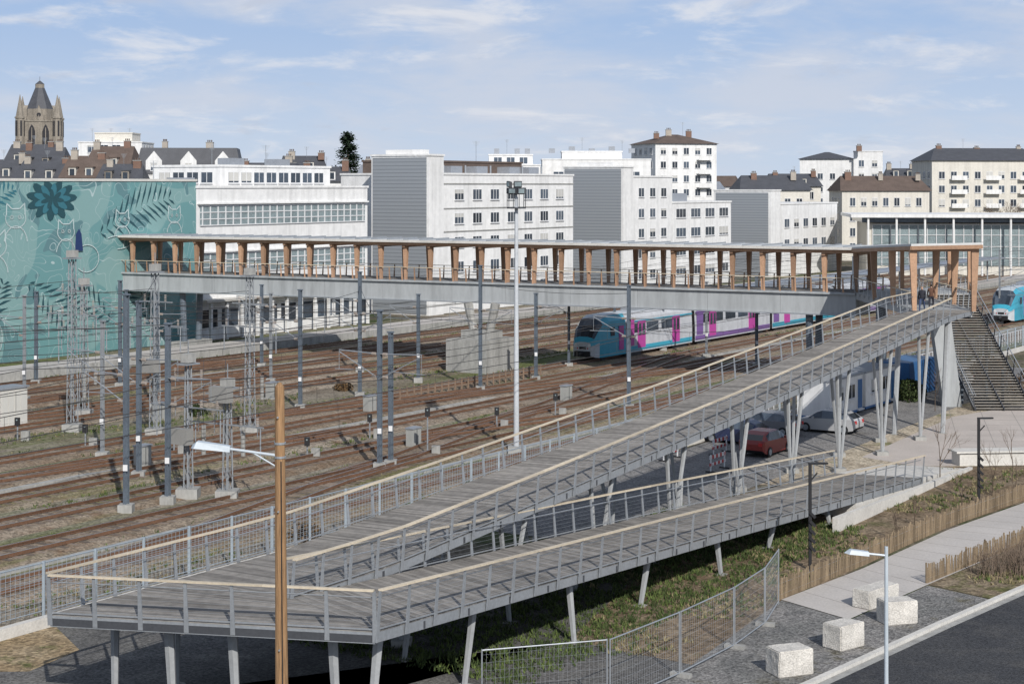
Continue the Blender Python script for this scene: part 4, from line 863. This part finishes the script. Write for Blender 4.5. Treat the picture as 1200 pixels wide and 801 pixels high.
# ------------------------------------------------------------------ cars
def car(pos,d,col,name='parked_car'):
    g=MB(name); paint=M('car_paint_'+col[0],col[1],.25,.04,spec=.6); d=d.normalized(); e=V((-d.y,d.x,0)); o=V((pos[0],pos[1],0))
    st=[(-2.05,.45,.80,.80,.74),(-1.9,.28,.98,1.02,.84),(-1.5,.2,1.0,1.3,.87),(-1.0,.2,.98,1.46,.88),(.2,.2,.95,1.48,.88),(.6,.2,.94,1.35,.88),(1.15,.2,.92,.98,.87),(1.8,.24,.8,.84,.82),(2.05,.42,.62,.64,.70)]
    R=[]
    for x,zb,zl,zt,w in st:
        tw=w*.8 if zt-zl>.15 else w*.95
        R.append([o+d*x+e*q+Z*z for q,z in((-w,zb),(-w,zl),(-tw,zt-.04),(-tw*.8,zt),(tw*.8,zt),(tw,zt-.04),(w,zl),(w,zb))])
    for i in range(len(R)-1):
        for j in range(8):
            k=(j+1)%8; m=paint
            if j in(1,5) and st[i][3]-st[i][2]>.2 and st[i+1][3]-st[i+1][2]>.04 : m=WGLASS
            if j==3 and ((i in(5,)) or (i==1)): m=WGLASS
            if j==7: m=BLACK
            g.add([R[i][j],R[i][k],R[i+1][k],R[i+1][j]],[(0,1,2,3)],m)
    g.poly(R[0],paint); g.poly(R[-1],paint)
    for x in(-1.3,1.3):
        for s in(-1,1):
            g.cyl(o+d*x+e*s*.72+Z*.31,o+d*x+e*s*.9+Z*.31,.31,BLACK,n=16); g.cyl(o+d*x+e*s*.9+Z*.31,o+d*x+e*s*.92+Z*.31,.19,STEELG,n=12)
    for s in(-.6,.6): g.ob(o+d*2.02+e*s+Z*.62,d*.05,e*.16,Z*.07,WGLASS2); g.ob(o-d*2.02+e*s+Z*.8,d*.04,e*.12,Z*.1,RED)
    for s in(-1,1): g.ob(o+d*.75+e*s*.98+Z*1.0,d*.06,e*.09,Z*.06,paint)
    g.build()
for s,n,c in((97,45.6,('navy',(.02,.03,.08))),(101.5,45.4,('grey',(.2,.2,.21))),(94.0,42.3,('dark_red',(.22,.025,.02))),(104.5,42.5,('silver',(.4,.4,.4))),(135,44.5,('white',(.6,.6,.6)))):
    p=LP(s,n); car(p,N if s!=94.0 else T,c)
# ------------------------------------------------------------------ trains
TEAL=M('train_teal',(.05,.33,.45),.3,.1,spec=.5); MAG=M('train_magenta',(.44,.06,.29),.35,.1,spec=.5); SILV=M('train_silver',(.48,.49,.51),.4,.16,metal=.0,streak=.15); PURP=M('train_purple',(.18,.10,.28),.35,.08)
NOSEW=M('train_light_grey',(.48,.51,.53),.4,.16)
def train(s0,n0,ncar,direc=1):
    g=MB('regional_train')
    def P(a,b,z): return LP(s0+a*direc,n0+b,z+.35)
    st=[(0,.85,.35,1.2,1.55),(.25,1.12,.2,1.3,2.0),(.8,1.3,.15,1.5,2.95),(1.4,1.37,.15,1.6,3.55),(2.4,1.42,.15,1.65,3.85),(5.5,1.43,.15,1.65,3.9)]
    def ring(a,w,zb,zl,zt): return [P(a,q,z) for q,z in((-w,zb),(-w,zl),(-w*.94,zl+(zt-zl)*.75),(-w*.72,zt-.05),(-w*.35,zt+.03),(w*.35,zt+.03),(w*.72,zt-.05),(w*.94,zl+(zt-zl)*.75),(w,zl),(w,zb))]
    R=[ring(*q) for q in st]
    for i in range(len(R)-1):
        for j in range(10):
            k=(j+1)%10; m=TEAL
            if j in(3,4,5) and i in(1,2): m=WGLASS
            if j in(2,6) and i in(1,2): m=WGLASS
            if j in(0,8) and i<=1: m=NOSEW
            if j==9: m=BLACK
            if j in(3,4,5) and i>=3: m=NOSEW
            g.add([R[i][j],R[i][k],R[i+1][k],R[i+1][j]],[(0,1,2,3)],m)
    g.poly(R[0],NOSEW)
    for q in(-.7,.7): g.cyl(P(-.02,q,1.25),P(.3,q,1.25),.15,WFRAME,n=10); g.cyl(P(-.02,q*.75,1.0),P(.3,q*.75,1.0),.07,RED,n=8)
    g.ob(P(-.05,0,.5),T*.1,N*.8,Z*.25,BLACK); g.cyl(P(-.5,0,.55),P(0,0,.55),.12,DARKST)
    g.ob(P(.1,-0,1.02),T*.12,N*.35,Z*.12,BLACK)
    for sd in(-1,1):
        g.ob(P(3.0,sd*1.42,2.35),T*.35,N*.03,Z*.38,WGLASS); g.ob(P(4.6,sd*1.43,1.7),T*.45,N*.03,Z*1.1,MAG)
    a=5.5
    for c in range(ncar):
        L=13.5 if c==0 else 18
        r0,r1=ring(a,1.43,.15,1.65,3.9),ring(a+L,1.43,.15,1.65,3.9)
        for j in range(10):
            k=(j+1)%10; g.add([r0[j],r0[k],r1[k],r1[j]],[(0,1,2,3)],BLACK if j==9 else (NOSEW if j in(3,4,5) else SILV))
        g.poly(r0,BLACK); g.poly(r1,BLACK)
        for sd in(-1,1):
            for w in range(int(L/3)-1):
                g.ob(P(a+2.2+w*3.0,sd*1.41,2.35),T*1.15,N*.035,Z*.42,WGLASS)
            g.ob(P(a+L/2,sd*1.44,.5),T*(L/2-.1),N*.02,Z*.22,TEAL if c%2==0 else PURP)
            g.ob(P(a+L/2,sd*1.44,3.0),T*(L/2-.1),N*.02,Z*.07,TEAL if c%2==0 else PURP)
            for q in(.22,.74):
                g.ob(P(a+L*q,sd*1.45,1.75),T*.75,N*.03,Z*1.25,MAG)
                for w in(-.36,.36): g.ob(P(a+L*q+w,sd*1.49,2.2),T*.24,N*.01,Z*.55,WGLASS)
            g.ob(P(a+L*.06,sd*1.45,2.0),T*.7,N*.02,Z*1.2,PURP if c else MAG)
        for q in(.15,.85):
            g.ob(P(a+L*q,0,-.02),T*1.5,N*1.1,Z*.22,DARKST)
            for w in(-.9,.9):
                for sd in(-1,1): g.cyl(P(a+L*q+w,sd*.7,.08),P(a+L*q+w,sd*.82,.08),.42,DARKST,n=14)
        for q in(.3,.5,.7): g.ob(P(a+L*q,0,4.05),T*1.3,N*.7,Z*.14,ZINC)
        g.ob(P(a+L+.3,0,1.9),T*.32,N*1.1,Z*1.5,BLACK); a+=L+.6
    for q in(-.9,.9): g.cyl(P(2.3,q*.8,-.0),P(2.3,q*.9,-.0),.4,DARKST)
    g.build()
train(132.6,77.5,4); train(194.5,58.3,2)
# ------------------------------------------------------------------ people
def person(x,y,z,yaw,jacket,trou,stride=.25):
    f=V((math.cos(yaw),math.sin(yaw),0)); r=V((f.y,-f.x,0))
    J={};vs=[];rad=[];ed=[]
    def ad(k,p,rr,par=None):
        J[k]=len(vs); vs.append(f*p[0]+r*p[1]+Z*p[2]); rad.append(rr)
        if par: ed.append((J[par],J[k]))
    ad('pel',(0,0,.95),.14); ad('waist',(0,0,1.1),.13,'pel'); ad('chest',(.01,0,1.32),.155,'waist'); ad('neck',(.01,0,1.49),.06,'chest'); ad('chin',(.03,0,1.57),.075,'neck'); ad('head',(.03,0,1.67),.095,'chin'); ad('crown',(.02,0,1.74),.06,'head')
    for s,sg in((1,'r'),(-1,'l')):
        ph=stride*s
        ad('hip'+sg,(0,.1*s,.9),.10,'pel'); ad('kn'+sg,(ph*.7+.04,.11*s,.5),.065,'hip'+sg); ad('an'+sg,(ph*1.1-.04,.11*s,.1),.042,'kn'+sg); ad('toe'+sg,(ph*1.1+.16,.12*s,.04),.035,'an'+sg)
        ad('sh'+sg,(0,.19*s,1.42),.065,'chest'); ad('el'+sg,(-ph*.5,.25*s,1.14),.048,'sh'+sg); ad('wr'+sg,(-ph*.8+.08,.25*s,.9),.034,'el'+sg); ad('ha'+sg,(-ph*.8+.12,.24*s,.8),.035,'wr'+sg)
    me=bpy.data.meshes.new('pedestrian'); me.from_pydata(vs,ed,[]); ob=bpy.data.objects.new('tmp',me); SC.collection.objects.link(ob)
    md=ob.modifiers.new('s','SKIN'); 
    for i,q in enumerate(me.skin_vertices[0].data): q.radius=(rad[i],rad[i]); q.use_root=(i==0)
    sb=ob.modifiers.new('b','SUBSURF'); sb.levels=2; dg=bpy.context.evaluated_depsgraph_get(); m2=bpy.data.meshes.new_from_object(ob.evaluated_get(dg)); bpy.data.objects.remove(ob)
    for m in(jacket,trou,M('skin',(.45,.28,.2),.6,.05),M('hair_dark',(.03,.02,.015),.7,.1),BLACK): m2.materials.append(m)
    for p in m2.polygons:
        c=p.center; i=0
        if c.z<.92 and abs(c.dot(r))<.2: i=1
        if c.z<.09: i=4
        if c.z<.86 and abs(c.dot(r))>.205: i=2
        if c.z>1.52: i=2
        if c.z>1.7 or (c.z>1.58 and c.dot(f)<-.0): i=3
        p.material_index=i; p.use_smooth=True
    m2.name='pedestrian'; o2=bpy.data.objects.new('pedestrian',m2); o2.location=(x,y,z); SC.collection.objects.link(o2)
JK=M('jacket_dark',(.03,.03,.04),.8,.1); JB=M('jeans',(.05,.07,.13),.8,.1)
person(27.2,113.2,7.56,math.radians(-115),JK,JB); person(28.4,115.6,7.56,math.radians(70),M('jacket_brown',(.12,.06,.04),.8,.1),JK,.2)
# ------------------------------------------------------------------ world, sun, camera
EL=math.radians(34); AZ=math.radians(-16)
w=bpy.data.worlds.new('World'); SC.world=w; w.use_nodes=True; nt=w.node_tree; nd=nt.nodes; lk=nt.links; nd.clear()
out=nd.new('ShaderNodeOutputWorld'); bg=nd.new('ShaderNodeBackground'); bg.inputs[1].default_value=.105; lk.new(bg.outputs[0],out.inputs[0])
sky=nd.new('ShaderNodeTexSky'); sky.sky_type='NISHITA'; sky.sun_disc=False; sky.sun_elevation=EL; sky.sun_rotation=math.pi+AZ; sky.air_density=1.0; sky.dust_density=.6
tc=nd.new('ShaderNodeTexCoord'); sp=nd.new('ShaderNodeSeparateXYZ'); lk.new(tc.outputs['Generated'],sp.inputs[0])
def mt(op,a,b=None):
    n=nd.new('ShaderNodeMath'); n.operation=op
    for i,q in enumerate((a,b)):
        if q is None: continue
        if isinstance(q,(int,float)): n.inputs[i].default_value=q
        else: lk.new(q,n.inputs[i])
    return n.outputs[0]
zc=mt('MAXIMUM',sp.outputs[2],0.0); den=mt('ADD',zc,.22)
cx_=mt('DIVIDE',sp.outputs[0],den); cy_=mt('DIVIDE',sp.outputs[1],den); cmb=nd.new('ShaderNodeCombineXYZ'); lk.new(cx_,cmb.inputs[0]); lk.new(cy_,cmb.inputs[1]); lk.new(mt('MULTIPLY',zc,2.0),cmb.inputs[2])
def wn(scale,det,ro,dist=0,off=0):
    mp=nd.new('ShaderNodeMapping'); lk.new(cmb.outputs[0],mp.inputs[0]); mp.inputs['Location'].default_value=(off,off*.7,0); n=nd.new('ShaderNodeTexNoise'); n.inputs['Scale'].default_value=scale; n.inputs['Detail'].default_value=det; n.inputs['Roughness'].default_value=ro; n.inputs['Distortion'].default_value=dist; lk.new(mp.outputs[0],n.inputs['Vector']); return n.outputs[0]
def mr(s,a,b,c=0,d=1):
    r=nd.new('ShaderNodeMapRange'); r.interpolation_type='SMOOTHSTEP'; lk.new(s,r.inputs[0]); r.inputs[1].default_value=a; r.inputs[2].default_value=b; r.inputs[3].default_value=c; r.inputs[4].default_value=d; return r.outputs[0]
def mx(f,a,b):
    x=nd.new('ShaderNodeMix'); x.data_type='RGBA'
    if isinstance(f,float): x.inputs[0].default_value=f
    else: lk.new(f,x.inputs[0])
    for i,q in((6,a),(7,b)):
        if isinstance(q,tuple): x.inputs[i].default_value=(*q,1)
        else: lk.new(q,x.inputs[i])
    return x.outputs[2]
band=mx(mr(zc,0,.12),(5.4,6.3,7.6),(3.5,4.9,7.3))
base_=mx(mr(sp.outputs[2],.10,.45),band,sky.outputs[0])
c1=mr(wn(2.2,8,.58,.2,3),.42,.68,0,.72)
col=mx(c1,base_,(5.9,6.3,7.2))
c2=mr(wn(4.2,9,.6,.3,9),.50,.72,0,.8)
col=mx(c2,col,(7.3,7.45,7.9))
c3=mr(wn(7.0,6,.6,.3,17),.58,.74,0,.35)
col=mx(c3,col,(4.9,5.3,6.2))
lk.new(col,bg.inputs[0])
sd=bpy.data.lights.new('sun','SUN'); sd.energy=4.1; sd.angle=math.radians(.5); sd.color=(1,.965,.915); so=bpy.data.objects.new('sun',sd); SC.collection.objects.link(so)
d=V((math.sin(AZ)*math.cos(EL),math.cos(AZ)*math.cos(EL),-math.sin(EL))); so.rotation_euler=d.to_track_quat('-Z','Y').to_euler(); so.location=(30,-60,60)
cd=bpy.data.cameras.new('camera'); cam=bpy.data.objects.new('camera',cd); SC.collection.objects.link(cam); SC.camera=cam
cam.location=(0,0,16); cam.rotation_euler=(math.pi/2,0,0); cd.sensor_width=36; cd.lens=60; cd.shift_y=-183.5/1200; cd.clip_end=8000; cd.clip_start=.5
SC.view_settings.view_transform='Standard'; SC.view_settings.look='None'; SC.view_settings.exposure=0
